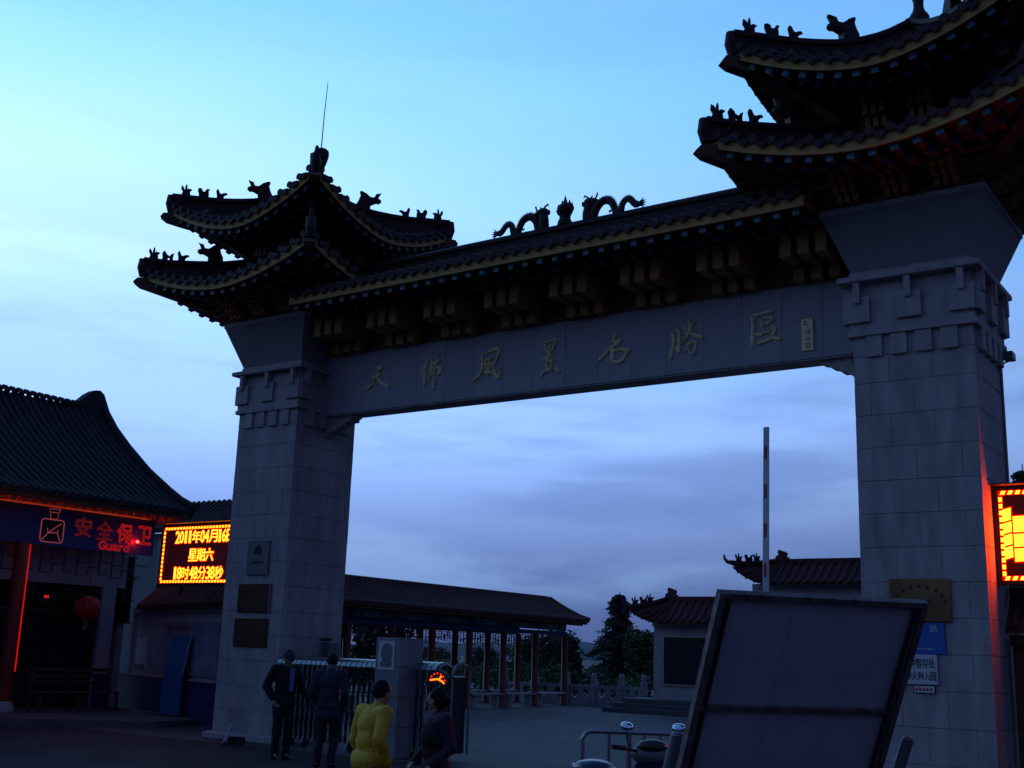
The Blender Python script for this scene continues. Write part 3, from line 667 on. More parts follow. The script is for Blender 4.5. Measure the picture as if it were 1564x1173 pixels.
# frieze, triple brackets, rafters and the long tiled roof over the beam
fz = MB(); fz.box(bx0+.01, bx1-.01, BY0-.01, BY1+.02, BZ1+.001, 8.22); fz.build('frieze_board', M['brown'], gate)
arm = MB(); arm.prism([(-.752,.60),(-.752,.23),(-.60,.205),(-.40,.22),(-.20,.235),(-.20,.012),(0,.012),(0,.60)], lambda A, B, d: Vector((d, A, B)), -.085, .085)
ARMM = arm.mesh('bracket_arm', M['ochre'])
for i in range(8):
    xc = -15.49 + i*(1.366)
    for d in (-.275, 0, .275): piece('bracket_arm', ARMM, gate, T(xc+d, BY0-.012, 7.42))
pu = MB(); pu.box(bx0+.02, bx1-.02, BY0-.80, BY0-.60, 8.03, 8.16); pu.build('eave_purlin', M['brown'], gate)
mr_x0, mr_x1, EY, EZ = -15.85, -5.63, 15.06, 8.12
def mz(s):    # s: 0 at the eave, 1 at the ridge
    return EZ + .17 + (9.02-EZ-.17)*(s**1.25)
rf = MB()
for sgn in (-1, 1):
    vs = []
    for i in range(9):
        s = i/8; y = YC + sgn*(YC-EY)*(1-s)
        vs += [(mr_x0, y, mz(s)), (mr_x1, y, mz(s))]
    rf.add(vs, [(2*i, 2*i+1, 2*i+3, 2*i+2) if sgn < 0 else (2*i, 2*i+2, 2*i+3, 2*i+1) for i in range(8)])
mroof = rf.build('beam_roof', M['tile'], gate, label='long tiled roof over the beam')
rows = MB(); rest = MB(); restr = MB(); r2 = MB()
nrow = 43
for sgn in (-1, 1):
    for i in range(nrow):
        x = mr_x0+.08 + (mr_x1-mr_x0-.16)*i/(nrow-1)
        rows.tube([(x, YC+sgn*(YC-EY)*(1-s), mz(s)+.02) for s in (.16,.4,.6,.8,.98)], .06, 5, caps=False)
        ml = T(x, EY-.03, EZ+.19) if sgn < 0 else T(x, 2*YC-EY+.03, EZ+.19) @ RZ(PI)
        if sgn < 0: piece('cap_tile', CAPM, mroof, ml)
        else: rest.mesh_in(CAP, ml)
        if i < nrow-1:
            x2 = x+(mr_x1-mr_x0-.16)/(nrow-1)/2
            ml = T(x2, EY-.025, EZ+.15) if sgn < 0 else T(x2, 2*YC-EY+.025, EZ+.15) @ RZ(PI)
            if sgn < 0: piece('drip_tile', DRIPM, mroof, ml)
            else: rest.mesh_in(DRIP, ml)
    nr = 35
    for i in range(nr):
        x = mr_x0+.14 + (mr_x1-mr_x0-.28)*i/(nr-1)
        ml = T(x, EY+.07, EZ-.065) if sgn < 0 else T(x, 2*YC-EY-.07, EZ-.065) @ RZ(PI)
        if sgn < 0: piece('rafter', RAFTM, mroof, ml)
        else: restr.mesh_in(RAFT, ml)
        r2.mesh_in(RAFT2, T(x+.1, EY+.36, EZ-.13) if sgn < 0 else T(x, 2*YC-EY-.36, EZ-.13) @ RZ(PI))
rows.build('tile_rows', M['tile'], mroof, kind='stuff'); rest.build('back_tiles', M['tile'], mroof, kind='stuff')
restr.build('back_rafters', [M['brown'], M['teal']], mroof, kind='stuff'); r2.build('lower_rafters', [M['brown'], M['bluepaint']], mroof, kind='stuff')
for y in (EY, 2*YC-EY-.035):
    m = MB(); m.cbox(mr_x0, mr_x1, y, y+.035, EZ-.025, EZ+.16, .004); m.build('fascia_board', M['gold'], mroof)
for sgn in (-1, 1):
    m = MB(); ya, yb = sorted((YC+sgn*(YC-EY-.05), YC+sgn*.6))
    zb = {ya:(8.14 if sgn < 0 else 8.34), yb:(8.34 if sgn < 0 else 8.14)}
    m.add([(mr_x0+.02,ya,zb[ya]),(mr_x1-.02,ya,zb[ya]),(mr_x1-.02,yb,zb[yb]),(mr_x0+.02,yb,zb[yb])], [(0,3,2,1)]); m.build('soffit', M['soffit'], mroof)
m = MB()
prf = [(-.13,8.95),(-.13,9.06),(-.08,9.09),(-.08,9.17),(-.12,9.19),(-.12,9.25),(-.06,9.30),(.06,9.30),(.12,9.25),(.12,9.19),(.08,9.17),(.08,9.09),(.13,9.06),(.13,8.95)]
m.prism(prf, lambda A, B, d: Vector((d, YC+A, B)), mr_x0+.02, mr_x1-.02); m.build('roof_ridge', M['tile'], mroof)
for x, s in ((mr_x0, 1), (mr_x1, -1)):
    m = MB(); m.prism([(-(YC-EY)+.04,8.16)]+[(-(YC-EY)*(1-t), mz(t)-.01) for t in (.05,.25,.5,.75,1)]+[((YC-EY)*(1-t), mz(t)-.01) for t in (.75,.5,.25,.05)]+[((YC-EY)-.04,8.16)], lambda A, B, d: Vector((x+s*d, YC+A, B)), .0, .05)
    m.build('gable_board', M['gold'], mroof)

# ridge ornaments: two dragons and a flaming pearl
def dragon(x0, s, label):
    # s=+1: tail to the left, head to the right
    m = MB(); X = lambda a: x0 + s*a*.88
    def body(path, rad):
        P = []
        for (a,b),(c,d) in zip(path, path[1:]):
            for k in range(5): t = k/5; P.append((a+(c-a)*t, b+(d-b)*t))
        P.append(path[-1])
        for _ in range(3): P = [P[0]]+[((P[i-1][0]+2*P[i][0]+P[i+1][0])/4,(P[i-1][1]+2*P[i][1]+P[i+1][1])/4) for i in range(1,len(P)-1)]+[P[-1]]
        rr = [rad[0]+(rad[1]-rad[0])*i/(len(P)-1) for i in range(len(P))]
        m.tube([(X(a), YC, b) for a,b in P], rr, 8)
        # back spines
        for i in range(1, len(P)-1):
            a,b = P[i]; dx, dz = P[i+1][0]-P[i-1][0], P[i+1][1]-P[i-1][1]; l = math.hypot(dx,dz) or 1; nx, nz = -dz/l, dx/l
            r = rr[i]; tx, tz = dx/l*.022, dz/l*.022
            m.add([(X(a+nx*r*.7-tx), YC-.015, b+nz*r*.7-tz),(X(a+nx*r*.7+tx), YC-.015, b+nz*r*.7+tz),(X(a+nx*(r+.045)-tx*.8), YC, b+nz*(r+.045)),(X(a+nx*r*.7-tx), YC+.015, b+nz*r*.7-tz),(X(a+nx*r*.7+tx), YC+.015, b+nz*r*.7+tz)], [(0,1,2),(3,2,4),(1,4,2),(0,2,3)])
    body([(.02,9.40),(.10,9.37),(.17,9.43),(.24,9.52),(.34,9.53),(.41,9.46),(.43,9.36),(.46,9.28)], [.038,.062])
    body([(.56,9.28),(.58,9.40),(.66,9.55),(.80,9.605),(.93,9.57),(1.03,9.46),(1.07,9.34),(1.08,9.28)], [.055,.085])
    body([(1.20,9.28),(1.21,9.40),(1.19,9.50),(1.18,9.58)], [.10,.085])
    m.ell((X(1.12),YC,9.35),(.13,.085,.09)); m.ell((X(.50),YC,9.32),(.09,.07,.08))
    # tail tuft
    for a, b in ((-.11,9.46),(-.13,9.41),(-.12,9.35),(-.07,9.50),(-.08,9.32)): m.tube([(X(.03),YC,9.40),(X(a),YC,b)], [.035,.004], 5)
    # head: cranium, snout, jaw, mane, horns, beard, claw
    m.ell((X(1.17),YC,9.63),(.12,.075,.085)); m.ell((X(1.09),YC,9.62),(.10,.065,.075)); m.ell((X(1.27),YC,9.60),(.07,.055,.05)); m.ell((X(1.24),YC,9.54),(.05,.045,.03)); m.ell((X(1.31),YC,9.63),(.03,.05,.025))
    for pth, r in (([(1.18,9.68),(1.22,9.73),(1.29,9.77),(1.31,9.72)],.02),([(1.08,9.66),(1.01,9.70),(.985,9.77),(1.0,9.79)],.018),([(1.05,9.62),(.98,9.64),(.97,9.60)],.022),([(1.06,9.57),(1.0,9.54),(.97,9.50)],.022),([(1.13,9.70),(1.10,9.75)],.02),([(1.27,9.56),(1.30,9.50),(1.295,9.42)],.014),([(1.24,9.34),(1.30,9.38),(1.31,9.46),(1.285,9.47)],.02),([(.66,9.40),(.70,9.36),(.72,9.40)],.02)):
        m.tube([(X(a), YC, b) for a, b in pth], [r]+[r*.9]*(len(pth)-2)+[r*.3], 6)
    m.build('ridge_dragon', M['tile'], gate, label=label, smooth=False)
dragon(-12.20, 1, 'dragon on the beam roof facing right')
dragon(-9.15, -1, 'dragon on the beam roof facing left')
m = MB(); m.lathe([(.14,9.28),(.13,9.36),(.10,9.42),(.105,9.47),(.14,9.54),(.15,9.60),(.12,9.66),(.05,9.72)], (-10.69,YC,0), 12)
for a, r, h in ((-.14,.03,9.72),(-.10,.03,9.66),(.14,.03,9.71),(.09,.035,9.77),(-.06,.035,9.78),(0,.045,9.86),(.17,.025,9.62),(-.17,.025,9.62)):
    m.tube([(-10.69+a*.7,YC,9.52),(-10.69+a,YC,(9.52+h)/2+.03),(-10.69+a*1.05,YC,h)], [r*1.4,r,.004], 6)
m.build('flaming_pearl', M['tile'], gate)

# ------------------------------------------------------------------ LED displays beside the pillars
def led_panel(name, label, x0, x1, y, z0, z1, group, yl='ledy'):
    t = thing(name, label, 'LED display', ((x0+x1)/2, y, z0), group)
    m = MB(); m.cbox(x0, x1, y+.012, y+.16, z0, z1, .01); m.build('display_case', M['frame'], t)
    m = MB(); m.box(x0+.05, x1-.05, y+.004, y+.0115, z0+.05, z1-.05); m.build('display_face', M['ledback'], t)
    m = MB()
    for a0, a1, b0, b1 in ((x0,x1,z0,z0+.035),(x0,x1,z1-.035,z1),(x0,x0+.035,z0+.036,z1-.036),(x1-.035,x1,z0+.036,z1-.036)): m.box(a0, a1, y-.02, y+.0118, b0, b1)
    m.build('display_frame', M['frame'], t)
    m = MB(); m.box(x0-.01, x1+.01, y-.20, y+.15, z1+.002, z1+.02); m.build('added_visor', M['frame'], t)  # added to stop the panel's light spilling up to the eaves
    # running border of short slanted lights
    m = MB(); r_ = MB()
    n = round((x1-x0-.16)/.093)
    for i in range(n):
        a = x0+.08 + (x1-x0-.16)*i/n
        for zz in (z0+.085, z1-.085):
            s = 1 if zz > (z0+z1)/2 else -1
            m.prism([(a, zz-.024),(a+.055, zz-.024),(a+.078, zz+.024),(a+.023, zz+.024)], lambda A, B, d: Vector((A, y+d, B)), -.004, .002)
    n = round((z1-z0-.2)/.088)
    for i in range(n):
        b = z0+.115 + (z1-z0-.23)*i/n
        for xx in (x0+.082, x1-.082):
            m.prism([(xx-.021, b),(xx+.021, b),(xx+.021, b+.058),(xx-.021, b+.058)], lambda A, B, d: Vector((A, y+d, B)), -.004, .002)
    for a0, a1, b0, b1 in ((x0+.05,x1-.05,z0+.054,z0+.118),(x0+.05,x1-.05,z1-.118,z1-.054),(x0+.053,x0+.113,z0+.12,z1-.12),(x1-.113,x1-.053,z0+.12,z1-.12)):
        r_.box(a0, a1, y+.0015, y+.0035, b0, b1)
    m.build('border_lights', M[yl], t, kind='stuff'); r_.build('border_glow', M['ledr'], t)
    return t
GL = 'LED displays beside the pillars'
ly = 16.4
ledL = led_panel('led_display', 'lit red and yellow LED panel with the date and time, left of the left pillar', -20.545, -17.875, ly, 2.915, 4.20, GL)
def glyph(c, x, z, w, h, y, par, name='character'):
    a = text_mesh(c, w*.94, h*.96, extrude=.004, offset=.003)
    q = MB(); q.mesh_in(a, T(x+w*.03, y-.006, z)); o_ = q.build(name, M['ledy'], par)
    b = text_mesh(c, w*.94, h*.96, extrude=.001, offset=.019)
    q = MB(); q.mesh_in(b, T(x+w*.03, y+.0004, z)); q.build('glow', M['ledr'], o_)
def led_line(txt, xs, z, h, cell, y, par, name):
    x = xs; root_ = MB(); root_.box(xs, xs+.01, y+.006, y+.007, z, z+.01); pr = root_.build(name, M['frame'], par)
    for c in txt:
        w = cell if c in '0123456789' else cell*2
        hh = h; zz = z; ww = w
        if c == '1': ww = w*.45
        glyph(c, x+(w-ww)/2, zz, ww, hh, y, pr)
        x += w
led_line('2011年04月16日', -20.10, 3.80, .265, .131, ly, ledL, 'date_line')
led_line('星期六', -19.64, 3.42, .265, .129, ly, ledL, 'weekday_line')
led_line('18时48分38秒', -20.08, 3.045, .265, .129, ly, ledL, 'time_line')
m = MB()
for x in (-20.0, -18.5): m.box(x-.03, x+.03, ly+.162, ly+1.35, 3.2, 3.26); m.box(x-.03, x+.03, ly+.165, ly+.225, 2.75, 3.2)
m.build('bracket', M['iron'], ledL)
ledR = led_panel('led_display', 'lit LED panel right of the right pillar, cut by the edge of the photo', -3.60, -.93, ly, 2.85, 4.145, GL, 'ledy2')
# over-bright scrolling text: one tall bar and a broad block crossed by slanted dark gaps
def slab_light(poly, nm):
    m = MB(); m.prism(poly, lambda A, B, d: Vector((A, ly+d, B)), -.008, -.002); o_ = m.build(nm, M['ledy2'], ledR)
    cx = sum(p[0] for p in poly)/len(poly); cz = sum(p[1] for p in poly)/len(poly)
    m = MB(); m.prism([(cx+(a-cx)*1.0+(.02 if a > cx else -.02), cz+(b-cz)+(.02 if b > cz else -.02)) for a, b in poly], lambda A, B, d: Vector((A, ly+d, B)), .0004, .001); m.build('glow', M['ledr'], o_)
def bar(x0, x1, zb, zt, cuts, nm):
    zs = [zb] + sorted(cuts) + [zt]
    for a, b in zip(zs, zs[1:]):
        t0 = .012 if a != zb else 0; t1 = -.012 if b != zt else 0
        slab_light([(x0, a+t0), (x1, a+t0+.03), (x1, b+t1+.03), (x0, b+t1)], nm)
bar(-3.50, -3.395, 3.18, 3.83, [3.34,3.50,3.66], 'text_bar')
bar(-3.375, -2.62, 3.15, 3.74, [3.33,3.52], 'text_block')
m = MB()
for x in (-3.2, -1.3): m.box(x-.03, x+.03, ly+.162, ly+.5, 3.2, 3.26)
m.build('bracket', M['iron'], ledR)

# ------------------------------------------------------------------ generic tiled slope
def tile_slope(par, P, u0, u1, prof, mat_, n, rad=.06, nm='tile_row', joined=False, eave=True, und='roof_slope', slope_prof2=None):
    """P(u, s, z) -> world; prof = [(s, z)] from eave to ridge; rows run down the slope at n positions between u0 and u1"""
    m = MB(); k = len(prof)
    U = [u0+(u1-u0)*i/8 for i in range(9)]
    vs = [P(u, s, z) for u in U for s, z in prof]
    m.add(vs, [(i*k+j, (i+1)*k+j, (i+1)*k+j+1, i*k+j+1) for i in range(8) for j in range(k-1)])
    m.add([P(u, s, z-.07) for u in U for s, z in prof], [(i*k+j, i*k+j+1, (i+1)*k+j+1, (i+1)*k+j) for i in range(8) for j in range(k-1)])
    b = 9*k; m.add([P(U[0],*prof[0]), P(U[-1],*prof[0]), P(U[-1],prof[0][0],prof[0][1]-.07), P(U[0],prof[0][0],prof[0][1]-.07)], [(0,1,2,3)])
    sl_ = m.build(und, mat_, par)
    J = MB()
    for i in range(n):
        u = u0 + (u1-u0)*(i+.5)/n
        r = MB(); pts = [P(u, s, z+.012) for s, z in prof]
        d = (pts[0]-pts[1]).normalized()*.02
        r.tube([pts[0]+d]+pts[1:], rad, 6)
        if joined: J.mesh_in(r, Matrix())
        else: r.build(nm, mat_, sl_)
    if joined: J.build('tile_rows', mat_, sl_, kind='stuff')
    return sl_
def dense(prof, n=10):
    out_ = []
    for i in range(n+1):
        s = prof[0][0] + (prof[-1][0]-prof[0][0])*i/n; out_.append((s, interp(prof, s)))
    return out_

# ------------------------------------------------------------------ guard house on the left
gh = thing('guard_house', 'guard house with dark curved tile roof and blue neon sign board', 'building', (-25.5, 16, 0))
gp = [(0,4.99),(.5,5.20),(1.05,5.52),(2.0,6.10),(2.95,6.78),(3.6,7.32),(4.3,8.0)]
gprof = [(s, z) for s, z in gp]
Pf = lambda u, s, z: Vector((-23.7-s, u, z))
rs = tile_slope(gh, Pf, 7.5, 19.85, gprof, M['gtile'], 56, .062, und='roof')
Pb = lambda u, s, z: Vector((-32.3+s, u, z))
tile_slope(gh, lambda u, s, z: Vector((-32.3+s, 27.35-u, z)), 7.5, 19.85, gprof, M['gtile'], 40, .06, joined=True, und='roof')
# rounded ridge and its raised end, verge ridge down the gable
m = MB()
for i in range(56):
    u = 7.5 + (19.2-7.5)*(i+.5)/56; m.tube([(-27.82,u,8.0),(-27.9,u,8.09),(-28.0,u,8.12),(-28.1,u,8.09),(-28.18,u,8.0)], .062, 6)
m.build('ridge_rolls', M['gtile'], rs, kind='stuff')
m = MB(); pts = [(-23.62,5.12),(-24.2,5.36),(-24.75,5.66),(-25.7,6.24),(-26.65,6.95),(-27.3,7.5),(-27.75,7.98),(-28.0,8.30)]
m.tube([(x, 19.80, z-.03) for x, z in pts], [.10]*7+[.13], 8); m.build('verge_ridge', M['gtile'], rs)
m = MB(); m.prism([(-.62,0),(-.40,.10),(-.2,.30),(0,.44),(.16,.46),(.30,.36),(.42,.1),(.42,-.25),(-.62,-.25)], lambda A, B, d: Vector((-28.0+d, 19.45+A, 8.10+B)), -.16, .16); m.build('ridge_end', M['gtile'], rs)
m = MB(); m.box(-23.72, -23.56, 19.72, 19.88, 5.02, 5.20); m.build('eave_end_tile', M['gtile'], rs)
m = MB(); m.prism([(-28,8.0)]+[(-23.7-s, z-.08) for s, z in reversed(gprof[:-1])]+[(-23.9,4.7),(-32.1,4.7)]+[(-32.3+s, z-.08) for s, z in gprof[:-1]], lambda A, B, d: Vector((A, 19.5+d, B)), 0, .12); m.build('gable_wall', M['dimwall'], gh)
# eaves: orange-brown board and rafters
m = MB(); m.cbox(-23.80, -23.76, 7.5, 19.85, 4.80, 4.93, .005); m.build('eave_board', M['brown'], gh)
rm = MB(); rm.box(-.6, 0, -.045, .045, -.09, 0); rme = rm.mesh('rafter', M['ochre'])
for i in range(46): piece('rafter', rme, gh, T(-23.83, 19.6-i*.26, 4.80) @ Matrix.Rotation(R(14), 4, 'Y'))
m = MB(); m.box(-25.1, -23.84, 7.5, 19.8, 4.935, 4.96); m.build('soffit', M['brown'], gh)
# sign board with neon
sb = MB(); sb.box(-24.5, -24.42, 7.5, 19.25, 3.85, 4.74); sbo = sb.build('sign_board', M['signblue2'], gh, label='blue sign board with red neon lettering')
SBX = -24.405
def neon(mb_list, nm, mt_, par): 
    for q in mb_list: q.build(nm, mt_, par)
def neon_poly(m, pts, r=.011, closed=True):
    P_ = [Vector((SBX, y, z)) for y, z in pts]
    if closed: P_.append(P_[0])
    m.tube(P_, r, 5)
def rrect(y0, y1, z0, z1, r):
    o_ = []
    for cy, cz, a0 in ((y1-r,z1-r,0),(y0+r,z1-r,90),(y0+r,z0+r,180),(y1-r,z0+r,270)):
        for k in range(4): a = R(a0+k*30); o_.append((cy+r*math.cos(a), cz+r*math.sin(a)))
    return o_
# badge: a flask shape with a check mark and a trapezoid
m = MB(); m.box(SBX-.008, SBX-.002, 16.04, 16.60, 3.95, 4.43); m.box(SBX-.008, SBX-.002, 16.24, 16.42, 4.45, 4.66)
bdg = m.build('badge', M['ink'], sbo)
m = MB(); neon_poly(m, rrect(16.02,16.62,3.93,4.45,.07), .014); neon_poly(m, [(16.25,4.46),(16.41,4.46),(16.48,4.70),(16.20,4.70)], .012); neon_poly(m, [(16.22,4.62),(16.46,4.62)], .009, False)
neon_poly(m, [(16.54,4.38),(16.26,4.17),(16.07,3.97)], .014, False); neon_poly(m, [(16.19,4.25),(16.21,4.15)], .009, False); neon_poly(m, [(16.21,4.14),(16.46,4.16),(16.55,3.97)], .014, False); neon_poly(m, [(16.47,4.23),(16.46,4.15)], .009, False)
m.build('badge_neon', M['neonp'], bdg)
# lettering: outline tubes of each character on the board (faces +X)
FX = Matrix(((0,-1,0,SBX+.0),(1,0,0,0),(0,0,1,0),(0,0,0,1)))   # local x -> +Y, local -y -> +X
for c, y, w in (('安',16.93,.44),('全',17.53,.44),('保',18.12,.44),('卫',18.72,.42)):
    a = text_mesh(c, w, .44, outline=.011); q = MB(); q.mesh_in(a, T(SBX, y, 4.12 if c != '安' else 4.14) @ RZ(PI/2)); q.build('neon_character', M['neon'] if c in '安全' else M['neon2'], sbo)
    a = text_mesh(c, w-.05, .39, extrude=.003, offset=-.004); q = MB(); q.mesh_in(a, T(SBX-.008, y+.025, 4.15) @ RZ(PI/2)); q.build('character_face', M['darkred'], sbo)
yy = 17.62
for c, w, h in (('G',.20,.20),('u',.15,.14),('a',.15,.14),('r',.11,.14),('d',.15,.20)):
    a = text_mesh(c, w, h, outline=.008); q = MB(); q.mesh_in(a, T(SBX, yy, 3.89) @ RZ(PI/2)); q.build('neon_letter', M['neon2'], sbo); yy += w+.03
m = MB(); neon_poly(m, [(14.60+.2*math.cos(a*.5), 4.52+.13*math.sin(a*.5)) for a in range(13)], .012); neon_poly(m, [(14.62+.22*math.cos(a*.5), 4.28+.09*math.sin(a*.5)) for a in range(13)], .012); neon_poly(m, [(14.60+.2*math.cos(a*.5), 4.04+.10*math.sin(a*.5)) for a in range(13)], .012)
m.build('neon_loops', M['neonp'], sbo)
m = MB(); m.tube([(-24.54,7.6,4.735),(-24.54,19.2,4.735)], .013, 6); m.build('red_strip', M['strip'], sbo)  # hidden tube added to throw a red glow under the eaves
m = MB(); m.box(-24.62, -24.59, 7.5, 19.25, 4.64, 4.82); m.box(-24.589, -24.505, 7.5, 19.25, 4.64, 4.66); m.build('added_strip_baffle', M['bluepaint'], sbo)  # added baffle, keeps the strip's light off the transom wall
m = MB(); m.ell((SBX+.10, 18.66, 4.16), (.03,.045,.035), 10, 6); m.build('red_lamp', M['lamp'], sbo)
# porch columns
for y in (15.62, 10.6):
    m = MB(); m.lathe([(.17,.14),(.165,.35),(.155,3.85)], (-24.42, y, 0), 20); c_ = m.build('column', M['red'], gh, smooth=True)
    m = MB(); m.lathe([(.26,.142),(.27,.20),(.22,.30),(.18,.36)], (-24.42, y, 0), 18); m.build('column_base', M['stone2'], gh, smooth=True)
m = MB(); m.tube([(-24.33,15.77,1.0),(-24.33,15.77,3.82)], .012, 6); m.build('column_edge_glint', M['colglint'], gh)  # glowing tube stands in for the red reflection along the column edge
# wall behind the porch: pale transom with fret, dark glazed front
WX = -25.3
m = MB(); m.box(WX-.15, WX, 7.5, 19.2, 3.05, 4.70); m.build('transom_wall', M['white'], gh)
m = MB(); m.box(WX-.15, WX, 18.55, 18.95, .14, 3.045); m.build('wall_pier', M['white'], gh)
m = MB(); m.box(WX+.001, WX+.03, 18.54, 18.96, .14, .95); m.box(WX-.15, WX+.02, 18.951, 18.98, .14, .95); m.build('dado', M['bluepaint'], gh)
m = MB(); m.box(-31, WX-.16, 19.22, 19.4, 0, 4.75); m.build('end_wall', M['white'], gh)
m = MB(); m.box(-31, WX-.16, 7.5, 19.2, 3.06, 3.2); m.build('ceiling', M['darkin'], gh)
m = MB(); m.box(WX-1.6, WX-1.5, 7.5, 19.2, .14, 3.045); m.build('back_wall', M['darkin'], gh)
fret = MB()
def fr(y0, z0, y1, z1): fret.box(-24.60, -24.57, min(y0,y1)-.014, max(y0,y1)+.014, min(z0,z1)-.014, max(z0,z1)+.014)
for k in range(11):
    y = 8.4 + k*.98
    fr(y,3.25,y,3.85); fr(y,3.55,y+.3,3.55); fr(y+.3,3.55,y+.3,3.85); fr(y+.3,3.3,y+.3,3.45); fr(y+.3,3.45,y+.62,3.45); fr(y+.62,3.30,y+.62,3.85); fr(y+.62,3.6,y+.98,3.6); fr(y,3.25,y+.3,3.25); fr(y+.62,3.3,y+.8,3.3)
fret.build('hanging_fret', M['bluepaint'], gh)
for k in range(9):
    y = 8.0 + k*1.16
    if y > 18.4: break
    m = MB(); m.box(WX-.10, WX-.09, y+.04, y+1.12, .9, 3.0); w_ = m.build('window', M['glass'], gh)
    m = MB()
    for yy_ in (y, y+1.13): m.box(WX-.13, WX-.05, yy_-.035, yy_+.035, .142, 3.04)
    m.box(WX-.12, WX-.06, y+.037, y+1.09, 2.38, 2.44); m.box(WX-.12, WX-.06, y+.037, y+1.09, .86, .93)
    m.build('window_frame', M['darkred'], w_)
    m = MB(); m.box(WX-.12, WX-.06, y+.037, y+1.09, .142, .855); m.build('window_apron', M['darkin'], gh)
# side window beyond the pier
m = MB(); m.box(WX-.12, WX-.10, 18.97, 19.5, 2.2, 3.85); sw = m.build('window', M['glass'], gh)
m = MB()
for z in (2.2,2.75,3.3,3.85): m = MB(); m.box(WX-.10, WX-.04, 18.96, 19.52, z-.02, z+.02); m.build('window_bar', M['darkred'], sw)
# red figures of a ticker seen inside
def seg_digits(txt, x, y, z, h, par, nm):
    for c in txt:
        a = text_mesh(c, h*.55, h, extrude=.002); q = MB(); q.mesh_in(a, T(x, y, z) @ RZ(PI/2)); q.build(nm, M['digits'], par); y += h*.75
tk = thing('ticker_display', 'small dark display with red figures behind the left window of the guard house', 'display', (WX-.05, 16.2, 2.88))
m = MB(); m.box(WX-.045, WX-.01, 16.02, 16.68, 2.62, 2.95); m.build('case', M['ink'], tk); seg_digits('333', WX-.005, 16.08, 2.83, .085, tk, 'digit'); seg_digits('22', WX-.005, 16.16, 2.67, .06, tk, 'digit')
tk = thing('ticker_display', 'lower small display with a red figure row, right of the other ticker', 'display', (WX-.05, 17.0, 2.8))
m = MB(); m.box(WX-.045, WX-.01, 16.80, 17.30, 2.60, 2.80); m.build('case', M['ink'], tk); seg_digits('333', WX-.005, 16.92, 2.69, .06, tk, 'digit')
# lantern
ln = thing('red_lantern', 'round red silk lantern hanging in the porch of the guard house', 'lantern', (-24.75, 17.75, 2.5))
m = MB(); n = 12; 
prof = [(.10,-.24),(.20,-.22),(.29,-.13),(.32,0),(.29,.13),(.20,.22),(.10,.24)]
for i,(r_,z) in enumerate(prof):
    for k in range(36): rr = r_*(1.0 if k % 3 else .93); a = 2*PI*k/36; m.v.append((-24.75+rr*math.cos(a), 17.75+rr*math.sin(a), 2.5+z))
for i in range(6):
    for k in range(36): m.f.append((i*36+k, i*36+(k+1)%36, (i+1)*36+(k+1)%36, (i+1)*36+k)); m.m.append(0)
m.build('shade', M['lantern'], ln)
m = MB(); m.lathe([(.105,-.28),(.105,-.235)], (-24.75,17.75,2.5), 12); m.lathe([(.105,.235),(.105,.28)], (-24.75,17.75,2.5), 12); m.build('cap', M['tassel'], ln)
m = MB(); m.tube([(-24.75,17.75,2.78),(-24.75,17.75,3.9)], .008, 5); m.build('cord', M['iron'], ln)
m = MB()
for k in range(9): a = 2*PI*k/9; m.tube([(-24.75+.03*math.cos(a),17.75+.03*math.sin(a),2.22),(-24.75+.05*math.cos(a),17.75+.05*math.sin(a),1.98)], .008, 4)
m.build('tassel', M['tassel'], ln)

# bench with slatted back in front of the guard house
be = thing('bench', 'long dark wooden bench with a slatted back below the guard house windows', 'bench', (-24.0, 16.9, .14))
bx, by0, by1 = -24.1, 16.0, 18.1
for k in range(4):
    m = MB(); m.cbox(bx+.02+k*.11, bx+.115+k*.11, by0, by1, .55, .585, .006); m.build('seat_slat', M['wood'], be)
for z in (.74,.88,1.02): m = MB(); m.cbox(bx-.04, bx-.01, by0, by1, z, z+.08, .006); m.build('back_slat', M['wood'], be)
for y in (by0+.05, by1-.05, (by0+by1)/2):
    m = MB(); m.cbox(bx-.005, bx+.05, y-.03, y+.03, .142, 1.12, .006); m.build('leg', M['wood'], be)
    m = MB(); m.cbox(bx+.40, bx+.45, y-.03, y+.03, .142, .548, .006); m.build('leg', M['wood'], be)
# ------------------------------------------------------------------ splayed boundary wall between guard house and gate
wa, wu = Vector((-26.64, 20.08, 0)), Vector((.9460, -.3243, 0)).normalized(); wn = Vector((wu.y, -wu.x, 0))   # wn points to the viewer
if wn.y > 0: wn = -wn
def PW_(u, d, z): return wa + wu*u + wn*d + Vector((0,0,z))
def wbox(m, u0, u1, d0, d1, z0, z1):
    return m.add([PW_(u0,d1,z0),PW_(u1,d1,z0),PW_(u1,d0,z0),PW_(u0,d0,z0),PW_(u0,d1,z1),PW_(u1,d1,z1),PW_(u1,d0,z1),PW_(u0,d0,z1)],
                 [(0,3,2,1),(4,5,6,7),(0,1,5,4),(1,2,6,5),(2,3,7,6),(3,0,4,7)])
wl = thing('boundary_wall', 'white wall with a dark blue dado and a red tile coping between guard house and left pillar', 'wall', (-23.3, 18.9, 0))
m = MB(); wbox(m, 1.25, 7.9, -.28, -.02, 0, 2.56); m.build('wall_body', M['white'], wl)
m = MB(); wbox(m, -.2, 1.245, -.28, -.10, 0, 2.75); m.build('wall_recess', M['white'], wl)
m = MB(); wbox(m, 1.12, 1.34, -.018, .03, .97, 2.60); m.build('pilaster', M['white'], wl)
for a, b in ((-.85, 7.06),): m = MB(); wbox(m, a, b, -.0, .06, 0, .92); m.build('dado', M['bluepaint'], wl)
m = MB(); wbox(m, -.87, 7.07, .0, .09, .921, .965); m.build('dado_rail', M['stone2'], wl)
m = MB(); wbox(m, 1.3, 7.9, -.018, .07, 2.44, 2.55); m.build('cornice', M['white'], wl)
